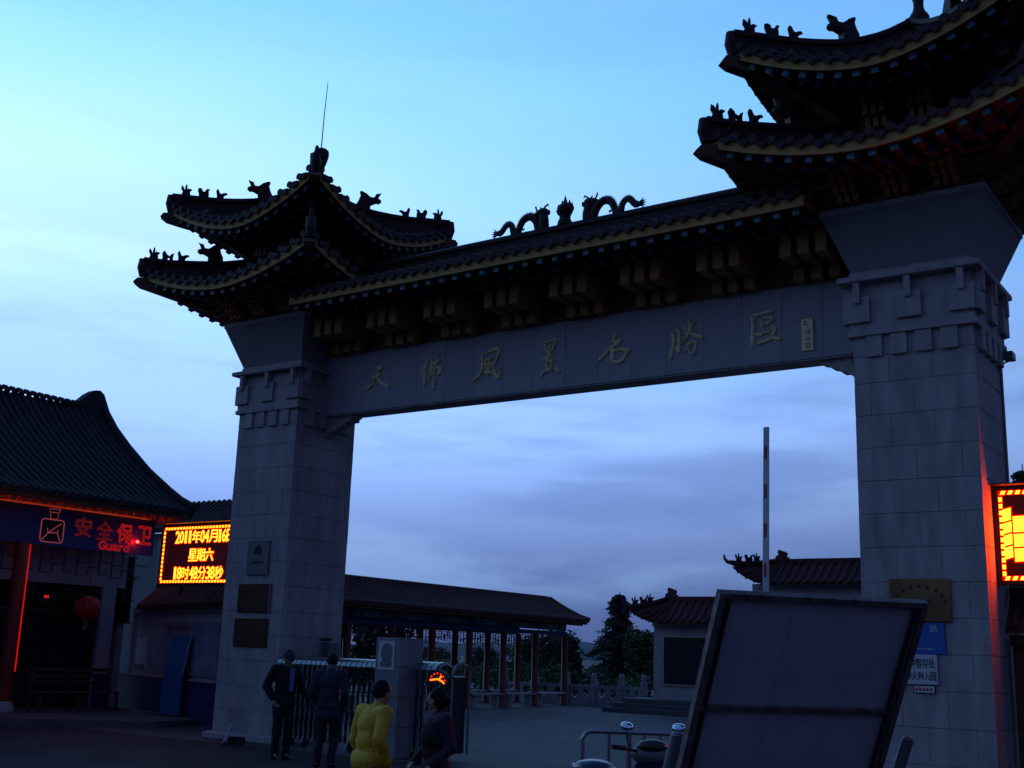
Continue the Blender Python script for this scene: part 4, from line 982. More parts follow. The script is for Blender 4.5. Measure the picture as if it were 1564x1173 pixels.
tile_slope(wl, lambda u, s, z: PW_(u, .24-s, z), 2.1, 7.9, [(0,2.60),(.2,2.78),(.4,2.98),(.52,3.10)], M['tiler'], 22, .06, und='coping')
tile_slope(wl, lambda u, s, z: PW_(u, -.80+s, z), 7.9, 2.1, [(0,2.60),(.2,2.78),(.4,2.98),(.52,3.10)], M['tiler'], 22, .06, joined=True, und='coping')
m = MB(); m.tube([PW_(2.05,-.28,3.13), PW_(7.95,-.28,3.13)], .09, 8); m.build('coping_ridge', M['tiler'], wl)
ct = MB(); a = .06
for i in range(22):
    u = 2.1+5.8*(i+1)/22; ct.add([PW_(u-.1,.25,2.60),PW_(u+.1,.25,2.60),PW_(u,.25,2.50),PW_(u-.1,.235,2.60),PW_(u+.1,.235,2.60),PW_(u,.235,2.50)], [(0,2,1),(3,4,5),(0,1,4,3),(1,2,5,4),(2,0,3,5)])
ct.build('drip_tiles', M['tiler'], wl, kind='stuff')
# poster board and small frame on it
po = thing('notice_poster', 'large pale blue poster board with a row of red characters on the white wall', 'poster', tuple(PW_(4.9,0,1.05)))
m = MB(); wbox(m, 2.82, 6.96, -.018, .035, 1.03, 2.22); m.build('board', M['poster'], po)
hd = MB()
for i, c in enumerate('天佛风景名胜区导览图'):
    a = text_mesh(c, .11, .12, extrude=.003); q = PW_(3.75+i*.15, .038, 2.03)
    hd.mesh_in(a, Matrix.Translation(q) @ Matrix.Rotation(math.atan2(wu.y, wu.x), 4, 'Z'))
hd.build('red_heading', M['redink'], po)
m = MB(); wbox(m, 1.75, 2.45, -.018, .02, 1.12, 1.85); nb = m.build('small_notice', M['paper']); tag(nb, 'small pale notice on the white wall left of the big poster', 'notice')
m = MB(); wbox(m, 1.80, 2.40, .022, .034, 1.12, 1.20); m.build('lower_edge', M['ink'], nb)
# blue standing sign
bs = thing('standing_sign', 'tall narrow light blue sign board standing before the boundary wall', 'sign', (-21.9, 18.35, 0))
m = MB()
m.add([(-22.42,18.30,.16),(-21.42,18.01,.16),(-21.42,18.01,1.08),(-22.42,18.30,1.08),(-22.42,18.36,.16),(-21.42,18.07,.16),(-21.42,18.07,1.08),(-22.42,18.36,1.08)], [(0,1,2,3),(5,4,7,6),(1,5,6,2),(4,0,3,7),(3,2,6,7),(0,4,5,1)])
m.build('lower_panel', M['signmid'], bs)
m = MB()
m.add([(-22.42,18.302,1.083),(-21.42,18.012,1.083),(-21.36,18.13,1.90),(-22.36,18.42,1.90),(-22.42,18.362,1.083),(-21.42,18.072,1.083),(-21.36,18.19,1.90),(-22.36,18.48,1.90)], [(0,1,2,3),(5,4,7,6),(1,5,6,2),(4,0,3,7),(3,2,6,7),(0,4,5,1)])
up_ = m.build('upper_panel', M['signmid'], bs)
m = MB(); m.tube([(-21.41,18.03,1.09),(-21.35,18.14,1.99)], .018, 6); m.build('edge_trim', M['steel'], bs)
m = MB(); m.box(-22.6,-22.5,17.9,18.6,0,.14); m.box(-21.7,-21.4,17.9,18.4,0,.14); m.box(-22.55,-21.45,18.06,18.36,.05,.155); m.build('foot', M['iron'], bs)
m = MB(); m.tube([(-21.50,18.30,.1),(-21.60,18.60,.9)], .02, 6); m.tube([(-22.4,18.55,.1),(-22.40,18.60,.9)], .02, 6); m.build('strut', M['iron'], bs)
# roof of a building behind the wall, seen between guard house and pillar
bk = thing('side_building', 'low tile roof behind the boundary wall next to the guard house', 'building', (-26, 24, 0))
tile_slope(bk, lambda u, s, z: Vector((u, 22.4+s, z)), -29.5, -23.5, [(0,4.95),(.6,5.2),(1.2,5.55),(1.8,6.0)], M['gtile'], 26, .07, und='roof')
m = MB(); m.box(-31, -23.6, 22.9, 23.3, 0, 4.93); m.build('wall', M['dimwall'], bk)
m = MB(); wbox(m, -1.2, 2.5, -1.6, -1.3, 0, 4.6); m.build('annex_wall', M['dimwall'], bk)
m = MB(); wbox(m, -.3, 2.35, -1.298, -1.27, 2.6, 4.1); aw = m.build('annex_window', M['glass'], bk)
for u in (-.3,.56,1.42,2.3): m = MB(); wbox(m, u, u+.06, -1.268, -1.24, 2.6, 4.1); m.build('mullion', M['darkred'], aw)

# right boundary wall
wr = thing('side_wall', 'dull orange wall with a red tile coping right of the right pillar', 'wall', (-1.2, 16.9, 0))
m = MB(); m.box(-3.55, 3.0, 16.75, 17.0, 0, 2.2); m.build('wall_body', M['orange'], wr)
m = MB(); m.box(-3.56, 3.0, 16.66, 16.749, 2.08, 2.22); m.build('cornice', M['darkred'], wr)
tile_slope(wr, lambda u, s, z: Vector((u, 16.5+s, z)), -3.58, 3.0, [(0,2.30),(.15,2.42),(.30,2.58),(.42,2.74)], M['tiler'], 26, .06, und='coping')
m = MB(); m.tube([(-3.58,16.95,2.78),(3,16.95,2.78)], .09, 8); m.build('coping_ridge', M['tiler'], wr)

# ------------------------------------------------------------------ plaques and signs on the pillars
FY = YF - .006
def plaque(name, label, x0, x1, z0, z1, mt_, cat='plaque', th=.035, frame=None, fm=None):
    m = MB(); m.cbox(x0, x1, FY-th, FY, z0, z1, .006); o_ = m.build(name, mt_)
    return tag(o_, label, cat)
bp = plaque('brass_plaque', 'tarnished brass plaque on the right pillar, highest of the signs there', -4.86, -4.075, 2.345, 2.90, M['brass'])
m = MB()
for i in range(9):
    a = PI*(i+.5)/9; m.ell((-4.47-.33*math.cos(a), FY-.036, 2.56+.24*math.sin(a)), (.025,.004,.025), 8, 4)
for i in range(4): m.ell((-4.60+i*.085, FY-.036, 2.62-(i%2)*.01), (.022,.004,.022), 8, 4)
m.build('worn_characters', M['ink'], bp)
b2 = plaque('blue_sign', 'bright blue sign on the right pillar below the brass plaque', -4.70, -4.175, 1.93, 2.335, M['signblue'], 'sign', .02)
m = MB(); q = text_mesh('路', .10, .09, extrude=.001); m.mesh_in(q, T(-4.36, FY-.0215, 2.21))
m.build('white_character', M['paper'], b2)
m = MB()
for i in range(12): m.box(-4.66+i*.03, -4.645+i*.03, FY-.0225, FY-.0205, 1.985, 2.005)
m.build('white_text', M['paper'], b2, kind='stuff')
b3 = plaque('white_sign', 'white sign with two rows of black characters low on the right pillar', -4.86, -4.285, 1.545, 1.925, M['paper'], 'sign', .03)
m = MB()
for i, c in enumerate('火种暂存处'): m.mesh_in(text_mesh(c, .078, .12, extrude=.001, offset=.001), T(-4.72+i*.082, FY-.0315, 1.755))
for i, c in enumerate('严禁带火种入园'): m.mesh_in(text_mesh(c, .072, .11, extrude=.001, offset=.001), T(-4.845+i*.078, FY-.0315, 1.60))
m.build('black_text', M['ink'], b3)
b4 = plaque('small_sign', 'small framed sign with red print, lowest on the right pillar', -4.60, -4.325, 1.435, 1.538, M['frame'], 'sign', .02)
m = MB(); m.box(-4.59, -4.335, FY-.024, FY-.0205, 1.446, 1.527); f_ = m.build('face', M['paper'], b4)
m = MB()
for i in range(5): m.box(-4.575+i*.045, -4.545+i*.045, FY-.026, FY-.0245, 1.468, 1.505)
m.build('red_print', M['redink'], b4)
p1 = plaque('stone_plaque', 'grey stone plaque with a dark emblem, topmost on the left pillar', -17.25, -16.67, 3.07, 3.73, M['greyplq'])
m = MB()
for a, b, r_ in ((-17.0,3.54,.075),(-16.93,3.55,.07),(-16.96,3.60,.05),(-17.03,3.50,.05),(-16.90,3.49,.05)): m.ell((a,FY-.036,b),(r_,.004,r_*.8),10,4)
for i in range(5): m.box(-17.12+i*.065, -17.075+i*.065, FY-.039, FY-.0355, 3.28, 3.33)
m.build('emblem', M['ink'], p1)
p2 = plaque('bronze_plaque', 'brown metal plaque, upper of the two square ones on the left pillar', -17.42, -16.56, 2.36, 2.90, M['brownplq'])
m = MB(); m.tube([(-16.545,FY-.04,2.36),(-16.545,FY-.04,2.90)], .012, 5); m.build('steel_edge', M['steel'], p2)
p3 = plaque('bronze_plaque', 'dark red metal plaque, lower of the two square ones on the left pillar', -17.45, -16.57, 1.72, 2.25, M['brownplq'])
m = MB(); m.ell((-17.0,FY-.036,2.0),(.05,.004,.10),10,4); m.build('emblem', M['ink'], p3)
# wall box on the inner face of the left pillar, and a cable down the right one
wb = thing('wall_lamp_box', 'small pale box on a short arm on the inner face of the left pillar', 'wall box', (XL+PW, 17.1, 1.7))
m = MB(); m.cbox(XL+PW+.03, XL+PW+.20, 16.98, 17.28, 1.50, 1.86, .01); m.build('box', M['greyp'], wb)
m = MB(); m.box(XL+PW+.004, XL+PW+.26, 16.95, 17.0, 1.88, 1.93); m.build('arm', M['iron'], wb)
cb = MB(); cb.tube([(XR+PW+.02,17.2,6.1),(XR+PW+.03,17.25,5.9),(XR+PW+.02,17.3,5.0),(XR+PW+.02,17.3,3.0),(XR+PW+.02,17.3,1.0)], .014, 5)
tag(cb.build('cable', M['greyp']), 'thin grey cable running down the outer face of the right pillar', 'cable')
fb_ = thing('flood_lamp', 'small lamp clamped below the capital of the right pillar on its outer side', 'lamp', (XR+PW+.1, 17.35, 6.2))
m = MB(); m.cbox(XR+PW+.06, XR+PW+.20, 17.28, 17.48, 6.10, 6.22, .01); m.build('housing', M['greyp'], fb_); m = MB(); m.tube([(XR+PW+.01,17.38,6.05),(XR+PW+.12,17.38,6.09)], .012, 5); m.build('arm', M['iron'], fb_)

# ------------------------------------------------------------------ gate post, folding gate
gpst = thing('gate_post', 'square granite gate post with a white notice on its face, behind the people', 'gate post', (-13.25, 15.8, 0))
for i in range(4):
    z0, z1 = i*.49+.003, i*.49+.487
    m = MB(); m.cbox(-13.52, -13.0, 15.5, 16.12, z0, z1, .006); m.build('stone_block', M['dimwall'], gpst)
npst = thing('notice', 'white framed notice with a grey emblem stuck on the granite gate post', 'notice', (-13.25, 15.49, 1.7))
m = MB(); m.box(-13.46, -13.10, 15.485, 15.497, 1.42, 1.90); m.build('sheet', M['paper'], npst)
m = MB()
m.prism([(-13.42,1.50),(-13.34,1.47),(-13.18,1.47),(-13.14,1.52),(-13.17,1.58),(-13.14,1.68),(-13.16,1.80),(-13.22,1.86),(-13.32,1.85),(-13.38,1.78),(-13.40,1.66),(-13.36,1.58)], lambda A, B, d: Vector((A, 15.48+d, B)), 0, .004); m.build('emblem', M['greyplq'], npst)
def folding(x0, x1, label, head):
    t = thing('folding_gate', label, 'gate', ((x0+x1)/2, 16.3, 0), 'lengths of the folding gate')
    n = int((x1-x0)/.12)
    gy0, gy1 = 15.80, 16.25
    tb = MB(); tb.tube([(0,0,.14),(0,0,1.45)], .02, 6); tbm = tb.mesh('upright', M['iron'], smooth=True)
    cp = MB()
    for k in range(7):
        a = PI*k/6; cp.v += [(-.05, -.25*math.cos(a), 1.45+.13*math.sin(a)), (.05, -.25*math.cos(a), 1.45+.13*math.sin(a)), (.05, -.25*math.cos(a)*.93, 1.43+.12*math.sin(a)), (-.05, -.25*math.cos(a)*.93, 1.43+.12*math.sin(a))]
    for k in range(6):
        for j in range(4): cp.f.append((k*4+j, (k+1)*4+j, (k+1)*4+(j+1)%4, k*4+(j+1)%4)); cp.m.append(0)
    cpm = cp.mesh('arched_cap', M['steel'])
    cr_ = MB(); cr_.tube([(-.07,0,.35),(.07,0,.85)], .009, 4); cr_.tube([(.07,0,.35),(-.07,0,.85)], .009, 4); cr_.tube([(-.07,0,.85),(.07,0,1.35)], .009, 4); cr_.tube([(.07,0,.85),(-.07,0,1.35)], .009, 4)
    crm = cr_.mesh('lattice', M['iron'])
    wh = MB(); wh.prism([(.06*math.cos(k*PI/5), .06+.06*math.sin(k*PI/5)) for k in range(10)], lambda A, B, d: Vector((A, d, B)), -.02, .02); whm = wh.mesh('wheel', M['rubber'])
    for i in range(n+1):
        x = x0 + (x1-x0)*i/n
        piece('arched_cap', cpm, t, T(x, 16.025, 0)); piece('upright', tbm, t, T(x, gy0+.02, 0)); piece('upright', tbm, t, T(x, gy1-.02, 0))
        if i < n: piece('lattice', crm, t, T(x+(x1-x0)/n/2, gy0, 0))
        if i % 3 == 0: piece('wheel', whm, t, T(x, gy0+.02, 0)); piece('wheel', whm, t, T(x, gy1-.02, 0))
    return t
folding(-16.1, -13.55, 'steel folding gate between the left pillar and the gate post', False)
fg = folding(-12.85, -12.48, 'short end of the steel folding gate right of the gate post', True)
hd_ = thing('gate_motor_head', 'motor head of the folding gate with a round red light display under an arched hood', 'gate motor', (-12.2, 16.0, 0))
m = MB(); m.cbox(-12.34, -12.12, 15.82, 16.22, .12, 1.36, .02); m.build('cabinet', M['plastic'], hd_)
m = MB(); m.tube([(-12.08,15.78,.1),(-12.08,15.78,1.40),(-12.08,15.86,1.52),(-12.08,16.02,1.58),(-12.08,16.18,1.52),(-12.08,16.26,1.40),(-12.08,16.26,.1)], .022, 6); m.build('hoop', M['steel'], hd_)
m = MB(); m.tube([(-12.40,15.78,.1),(-12.40,15.78,1.40),(-12.40,15.86,1.50),(-12.40,16.02,1.55),(-12.40,16.18,1.50),(-12.40,16.26,1.40)], .02, 6); m.build('hoop', M['steel'], hd_)
m = MB(); m.prism([(.22*math.cos(a*PI/8), .22*math.sin(a*PI/8)) for a in range(9)], lambda A, B, d: Vector((-12.31+A, 15.68+d, 1.24+B)), 0, .09); rd = m.build('round_display', M['ink'], hd_)
m = MB()
for k in range(7): a = PI*(k+.5)/7; m.ell((-12.31+.16*math.cos(a), 15.675, 1.26+.14*math.sin(a)), (.017,.004,.017), 6, 4)
m.build('red_dots', M['digits'], rd)
m = MB(); m.tube([(-12.45,15.673,1.29),(-12.30,15.673,1.31),(-12.19,15.673,1.27)], .014, 5); m.tube([(-12.27,15.673,1.31),(-12.22,15.673,1.36)], .012, 5); m.tube([(-12.22,15.673,1.29),(-12.16,15.673,1.24)], .012, 5); m.build('running_light', M['orangeled'], rd)

# ------------------------------------------------------------------ raised barrier boom
bo = thing('barrier', 'raised white barrier boom with red stripes standing left of the right pillar', 'barrier', (-6.72, 16.2, 0))
m = MB(); m.cbox(-6.90, -6.55, 16.06, 16.42, 0, 1.05, .02); m.build('housing', M['greyp'], bo)
b0, b1 = Vector((-6.72, 16.02, .8)), Vector((-6.635, 16.02, 5.14))
m = MB(); d_ = (b1-b0); m.add([b0+Vector((-.045,-.02,0)),b0+Vector((.045,-.02,0)),b0+Vector((.045,.02,0)),b0+Vector((-.045,.02,0)),b1+Vector((-.038,-.02,0)),b1+Vector((.038,-.02,0)),b1+Vector((.038,.02,0)),b1+Vector((-.038,.02,0))], [(0,3,2,1),(4,5,6,7),(0,1,5,4),(1,2,6,5),(2,3,7,6),(3,0,4,7)])
arm_ = m.build('boom', M['polew'], bo)
for k in range(8):
    za, zb_ = 4.86-k*.57, 4.86-k*.57-.20
    if zb_ < .9: break
    m = MB(); pa, pb = b0+d_*((zb_-.8)/4.34), b0+d_*((za-.8)/4.34); m.add([pa+Vector((-.022,-.024,0)),pa+Vector((.018,-.024,0)),pb+Vector((.018,-.024,0)),pb+Vector((-.022,-.024,0)),pa+Vector((-.022,-.0205,0)),pa+Vector((.018,-.0205,0)),pb+Vector((.018,-.0205,0)),pb+Vector((-.022,-.0205,0))], [(0,1,2,3),(5,4,7,6),(1,5,6,2),(4,0,3,7),(3,2,6,7)])
    m.build('red_stripe', M['poler'], arm_)

# ------------------------------------------------------------------ leaning display board seen from behind
bd_ = thing('leaning_board', 'large grey board in a rusty steel frame seen from behind, leaning before the right pillar', 'sign board', (-3.6, 8.9, 0))
TL, TR = Vector((-3.798,8.236,2.249)), Vector((-2.637,9.612,2.249)); ML_ = Vector((-4.171,8.55,1.386))
bu = (TR-TL).normalized(); be_ = (ML_-TL).normalized(); bn = bu.cross(be_).normalized()
if bn.dot(Vector((0,0,1.75))-TL) < 0: bn = -bn
def PB(u, e, n): return TL + bu*u + be_*e + bn*n
def bbox(m, u0, u1, e0, e1, n0, n1):
    return m.add([PB(u0,e0,n0),PB(u1,e0,n0),PB(u1,e1,n0),PB(u0,e1,n0),PB(u0,e0,n1),PB(u1,e0,n1),PB(u1,e1,n1),PB(u0,e1,n1)], [(0,3,2,1),(4,5,6,7),(0,1,5,4),(1,2,6,5),(2,3,7,6),(3,0,4,7)])
for a_, b_ in ((.045,.66),(.663,1.20),(1.203,1.755)):
    m = MB(); bbox(m, a_, b_, .045, 2.25, -.06, -.04+random.uniform(-.003,.003)); m.build('back_panel', M['panel'], bd_)
for u0, u1, e0, e1, nn in ((0,1.8,0,.045,'frame_rail'),(0,.045,.047,2.29,'frame_rail'),(1.755,1.8,.047,2.29,'frame_rail'),(0.047,1.753,2.252,2.29,'frame_rail')):
    m = MB(); bbox(m, u0, u1, e0, e1, -.07, .0); m.build(nn, M['rust'], bd_)
m = MB(); bbox(m, .047, 1.753, .97, 1.01, -.038, -.005); m.build('cross_rail', M['rust'], bd_)
for u in (.045, 1.755):
    m = MB(); s = -1 if u < 1 else 1
    m.tube([PB(u-s*.05, .055, -.02), PB(u-s*.05, 2.24, -.02)], .02, 6); m.build('inner_angle', M['iron'], bd_)
for u in (-.13, 1.90):
    m = MB(); m.tube([PB(u, 1.18, .07), PB(u, 1.20, .07), PB(u, 2.32, .04)], [.035,.048,.048], 12); m.ell(tuple(PB(u,1.19,.07)), (.047,.047,.035), 12, 6); m.build('support_post', M['greyp'], bd_, smooth=True)
    m = MB(); q = PB(u, 2.30, .04); m.tube([q, Vector((q.x, q.y, .0))], .05, 8); m.build('leg', M['steel'], bd_)
m = MB()
q0 = PB(.5, 2.3, -.03)
m.tube([PB(-.1,2.25,.04), PB(1.9,2.25,.04)], .03, 6); m.build('foot_rail', M['steel'], bd_)
m = MB(); m.tube([PB(1.18,1.62,-.032), PB(1.22,1.72,-.025), PB(1.26,1.80,-.032)], .004, 4); m.build('dangling_wire', M['iron'], bd_)

# ------------------------------------------------------------------ crowd barrier and scooter
cbar = thing('crowd_barrier', 'grey tubular steel crowd barrier behind the motor scooter', 'barrier', (-5.55, 10.1, 0))
A_, B_ = Vector((-5.95, 9.83, 0)), Vector((-4.75, 10.65, 0))
def L2(t, z): return Vector((A_.x+(B_.x-A_.x)*t, A_.y+(B_.y-A_.y)*t, z))
m = MB(); m.tube([L2(0,.0), L2(0,1.0), L2(.02,1.05), L2(.06,1.07), L2(.94,1.07), L2(.98,1.05), L2(1,1.0), L2(1,0)], .022, 8); m.build('frame', M['steel'], cbar)
m = MB(); m.tube([L2(0,.25), L2(1,.25)], .016, 6); m.build('lower_rail', M['steel'], cbar)
for t in (.17,.30,.40,.50,.62,.74,.86): m = MB(); m.tube([L2(t,.25), L2(t,1.06)], .016 if t != .30 else .024, 6); m.build('bar', M['steel'], cbar)
for t in (0,1):
    m = MB(); m.tube([L2(t,.02)+Vector((.15,-.25,0)), L2(t,.02)+Vector((-.15,.25,0))], .02, 6); m.build('foot', M['steel'], cbar)

def scooter(loc, rz, label):
    t = thing('motor_scooter', label, 'scooter', loc, None, False, rz)     # faces +Y locally
    def wheel(y):
        m = MB(); P_ = [(.0, y+.20*math.cos(a*PI/10), .225+.20*math.sin(a*PI/10)) for a in range(21)]; m.tube(P_, .045, 8, False); m.build('tyre', M['rubber'], t, smooth=True)
        m = MB(); m.prism([(.15*math.cos(a*PI/8), .15*math.sin(a*PI/8)) for a in range(16)], lambda A, B, d: Vector((d, y+A, .225+B)), -.025, .025); m.build('rim', M['steel'], t)
    wheel(.62); wheel(-.58)
    m = MB(); m.tube([(0,.62,.225),(0,.52,.50),(0,.42,.80),(0,.38,.98)], [.04,.045,.05,.04], 8); m.build('fork', M['iron'], t)
    m = MB(); m.prism([(-.23,0),(.23,0),(.21,.40),(.14,.56),(-.14,.56),(-.21,.40)], lambda A, B, d: Vector((A, .48-.18*B+d, .30+B)), -.03, .03); m.build('leg_shield', M['paintb'], t)
    m = MB(); m.ell((0,.45,.93),(.19,.12,.095),16,8); m.build('headlight_cowl', M['greyp'], t, smooth=True)
    m = MB(); m.ell((0,.40,1.0),(.14,.09,.06),16,8); m.build('instrument_hood', M['plastic'], t, smooth=True)
    m = MB(); m.tube([(-.34,.28,.99),(-.22,.36,.97),(-.1,.40,.95),(.1,.40,.95),(.22,.36,.97),(.34,.28,.99)], .014, 6); hb = m.build('handlebar', M['iron'], t)
    for s in (-1,1):
        m = MB(); m.tube([(s*.36,.26,.995),(s*.25,.34,.98)], .021, 8); m.build('grip', M['rubber'], hb)
        m = MB(); m.tube([(s*.33,.36,1.0),(s*.22,.42,.985)], .006, 5); m.build('brake_lever', M['steel'], hb)
        m = MB(); m.tube([(s*.20,.38,.98),(s*.22,.40,1.06),(s*.235,.38,1.12)], .008, 6); ms = m.build('mirror', M['iron'], t)
        c_ = Vector((s*.23, .37, 1.165)); rot = Euler((R(-64), 0, R(-s*10))).to_matrix()
        m = MB(); m.ell(c_, (.066,.022,.062), 16, 8, rot); m.build('mirror_shell', M['plastic'], ms, smooth=True)
        m = MB(); m.ell(c_+rot @ Vector((0,-.012,0)), (.056,.0125,.053), 16, 8, rot); m.build('mirror_glass', M['mirror'], ms, smooth=True)
    m = MB(); m.prism([(.45,.30),(.42,.24),(.1,.22),(-.25,.24),(-.75,.34),(-.86,.62),(-.80,.70),(-.20,.64),(-.12,.50),(-.02,.34),(.30,.32)], lambda A, B, d: Vector((d, A, B)), -.15, .15); m.build('body', M['paintb'], t)
    m = MB(); m.ell((0,-.42,.72),(.16,.40,.075),16,8); m.build('seat', M['plastic'], t, smooth=True)
    m = MB(); m.box(-.09,.09,-.885,-.85,.52,.60); m.build('tail_lamp', M['lens'], t)
    return t
scooter((-4.85, 9.25, 0), R(35), 'motor scooter with two shining mirrors behind the leaning board')
ub = thing('cargo_box', 'dark lidded box with a red lamp at the bottom edge left of the scooter', 'box', (-5.18, 8.75, 0), None, False, R(35))
m = MB(); m.frustum(0,0,.60,.84,.14,.17,.17,.19); m.build('body', M['paintb'], ub)
m = MB(); m.cbox(-.18,.18,-.20,.20,.842,.875,.01); m.build('lid_rim', M['plastic'], ub)
m = MB(); m.ell((0,0,.872),(.165,.18,.055),16,8); m.build('lid', M['paintb'], ub, smooth=True)
m = MB(); m.box(.05,.11,-.235,-.196,.80,.85); m.build('red_lamp', M['lens'], ub)
for sx_ in (-.1,.1):
    for sy in (-.12,.12):
        m = MB(); m.tube([(sx_,sy,.0),(sx_,sy,.60)], .018, 6); m.build('leg', M['iron'], ub)

# ------------------------------------------------------------------ covered gallery in the courtyard
ga = thing('covered_gallery', 'long open gallery with red columns and a red tile roof behind the folding gate', 'gallery', (-24.5, 31, 0))
GX0, GX1, GY0, GY1 = -25.6, -23.54, 21.5, 37.9
gprofile = dense([(0,3.05),(.45,3.18),(.95,3.40),(1.4,3.62),(1.78,3.84)], 8)
ra = tile_slope(ga, lambda u, s, z: Vector((-22.75-s, u, z)), GY0, GY1, gprofile, M['tiler'], 74, .05, joined=True, und='roof')
tile_slope(ga, lambda u, s, z: Vector((-26.36+s, GY0+GY1-u, z)), GY0, GY1, gprofile, M['tiler'], 74, .05, joined=True, und='roof')
m = MB(); m.tube([(-24.555, GY0, 3.86), (-24.555, GY1-.2, 3.86), (-24.555, GY1, 3.84)], .085, 8); m.build('rolled_ridge', M['tiler'], ra)
for sgn in (1, -1):
    m = MB(); m.tube([(-24.555+sgn*(1.80-s), GY1+.02, z+.04) for s, z in gprofile], .075, 8); m.build('verge_ridge', M['tiler'], ra)
m = MB(); m.prism([(-24.555,3.80)]+[(-22.75-s, z-.08) for s, z in reversed(gprofile)]+[(-22.9,2.95),(-26.2,2.95)]+[(-26.36+s, z-.08) for s, z in gprofile], lambda A, B, d: Vector((A, GY1-.12+d, B)), 0, .06); m.build('gable_board', M['darkred'], ga)
m = MB(); m.box(-22.86, -22.82, GY0, GY1-.02, 2.90, 2.99); m.build('eave_board', M['brown'], ga)
rb = MB(); rb.box(-.55, 0, -.03, .03, -.06, 0); rbm = rb.mesh('rafter', M['brown'])
for i in range(60): piece('rafter', rbm, ga, T(-22.88, GY0+.2+i*.27, 2.90) @ Matrix.Rotation(R(10), 4, 'Y'))
for X, s in ((GX1, 1), (GX0, -1)):
    for Y in [GY0+.1+i*1.98 for i in range(9)]:
        y = Y if True else Y
        if y > GY1-.1: continue
    ys = [37.5-1.97*i for i in range(9)]
    if s < 0: ys = [v-.05 for v in ys]
    for i, y in enumerate(ys):
        m = MB(); m.lathe([(.135,0),(.135,.06),(.12,.10),(.118,2.50)], (X, y, 0), 14); m.build('column', M['red'], ga, smooth=True)
        if i < len(ys)-1:
            y0, y1 = ys[i+1]+.125, y-.125
            m = MB(); m.box(X-.06, X+.06, y0-.12, y1+.12, 2.47, 2.62); m.box(X-.05, X+.05, y0-.12, y1+.12, 2.66, 2.90); bmn = m.build('painted_beam', M['bluepat'], ga)
            m = MB()
            m.box(X+.0505 if s > 0 else X-.056, X+.056 if s > 0 else X-.0505, y0+.45, y1-.45, 2.69, 2.87)
            for yy_ in (y0+.08, y0+.26, y1-.16, y1-.34): m.box(X+.0505 if s > 0 else X-.056, X+.056 if s > 0 else X-.0505, yy_, yy_+.08, 2.69, 2.87)
            m.build('painted_panels', M['whitepat'], bmn)
            # fret hanging below the beam
            fr_ = MB(); Lb = y1-y0
            def seg(a, b, c, d): fr_.box(X-.012, X+.012, y0+min(a,c)*Lb-.010, y0+max(a,c)*Lb+.010, min(b,d)-.010, max(b,d)+.010)
            seg(0,2.44,1,2.44)
            for q in (0, 1):
                f_ = (lambda v: v) if q == 0 else (lambda v: 1-v)
                for a,b,c,d in ((.02,2.44,.02,2.02),(.02,2.02,.10,2.02),(.10,2.02,.10,2.20),(.02,2.20,.20,2.20),(.20,2.12,.20,2.44),(.02,2.32,.12,2.32),(.12,2.20,.12,2.44),(.10,2.12,.30,2.12),(.30,2.12,.30,2.34),(.20,2.34,.40,2.34),(.26,2.20,.26,2.28),(.30,2.26,.46,2.26),(.40,2.26,.40,2.44),(.46,2.20,.46,2.36),(.36,2.20,.50,2.20)): seg(f_(a),b,f_(c),d)
            fr_.build('hanging_fret', M['darkred'], ga)
            if not (s > 0 and i in (3,)):
                m = MB(); m.box(X-.16, X+.16, y0, y1, .40, .46); m.build('seat_plank', M['stone2'], ga)
                for yy_ in (y0+.25, y1-.25): m = MB(); m.box(X-.10, X+.10, yy_-.05, yy_+.05, 0, .399); m.build('seat_support', M['stone2'], ga)

# ------------------------------------------------------------------ marble balustrade
bl = thing('stone_balustrade', 'pale carved stone balustrade with square posts before the trees', 'balustrade', (-22.5, 38.5, 0))
path = [(-26.6,38.1),(-25.2,38.15),(-23.9,38.3),(-22.85,38.5),(-21.75,38.6),(-20.75,38.45)]
for i, (x, y) in enumerate(path):
    m = MB(); m.cbox(x-.10, x+.10, y-.10, y+.10, 0, .95, .01); m.frustum(x, y, .952, .99, .07, .07, .07, .07); m.lathe([(.095,.99),(.10,1.06),(.095,1.14),(.05,1.17)], (x,y,0), 10); m.build('post', M['marble'], bl)
    if i < len(path)-1:
        A, B = Vector((x, y, 0)), Vector((*path[i+1], 0)); d = (B-A); l = d.length; d.normalize(); ang = math.atan2(d.y, d.x)
        q = MB(); w = l-.22
        q.box(.11, .11+w, -.05, .05, .62, .74)                     # hand rail
        q.box(.11, .11+w, -.06, .06, 0, .28)                       # plinth panel
        for k in range(3):
            a = .11 + w*k/2; q.box(max(.11,a-.06), min(.11+w,a+.06), -.045, .045, .281, .619)
        for k in range(2):
            c0 = .11 + w*(k+.5)/2; hw_ = w/4-.06
            for sx_ in (-1, 1):
                q.prism([(c0+sx_*hw_, .281),(c0+sx_*hw_, .619),(c0+sx_*hw_*.35,.619),(c0+sx_*hw_*.75,.53),(c0+sx_*hw_*.88,.45),(c0+sx_*hw_*.75,.36),(c0+sx_*hw_*.35,.281)], lambda A_, B_, dd: Vector((A_, dd, B_)), -.04, .04)
        m = MB(); m.mesh_in(q, Matrix.Translation(A) @ RZ(ang)); m.build('panel', M['marble'], bl)

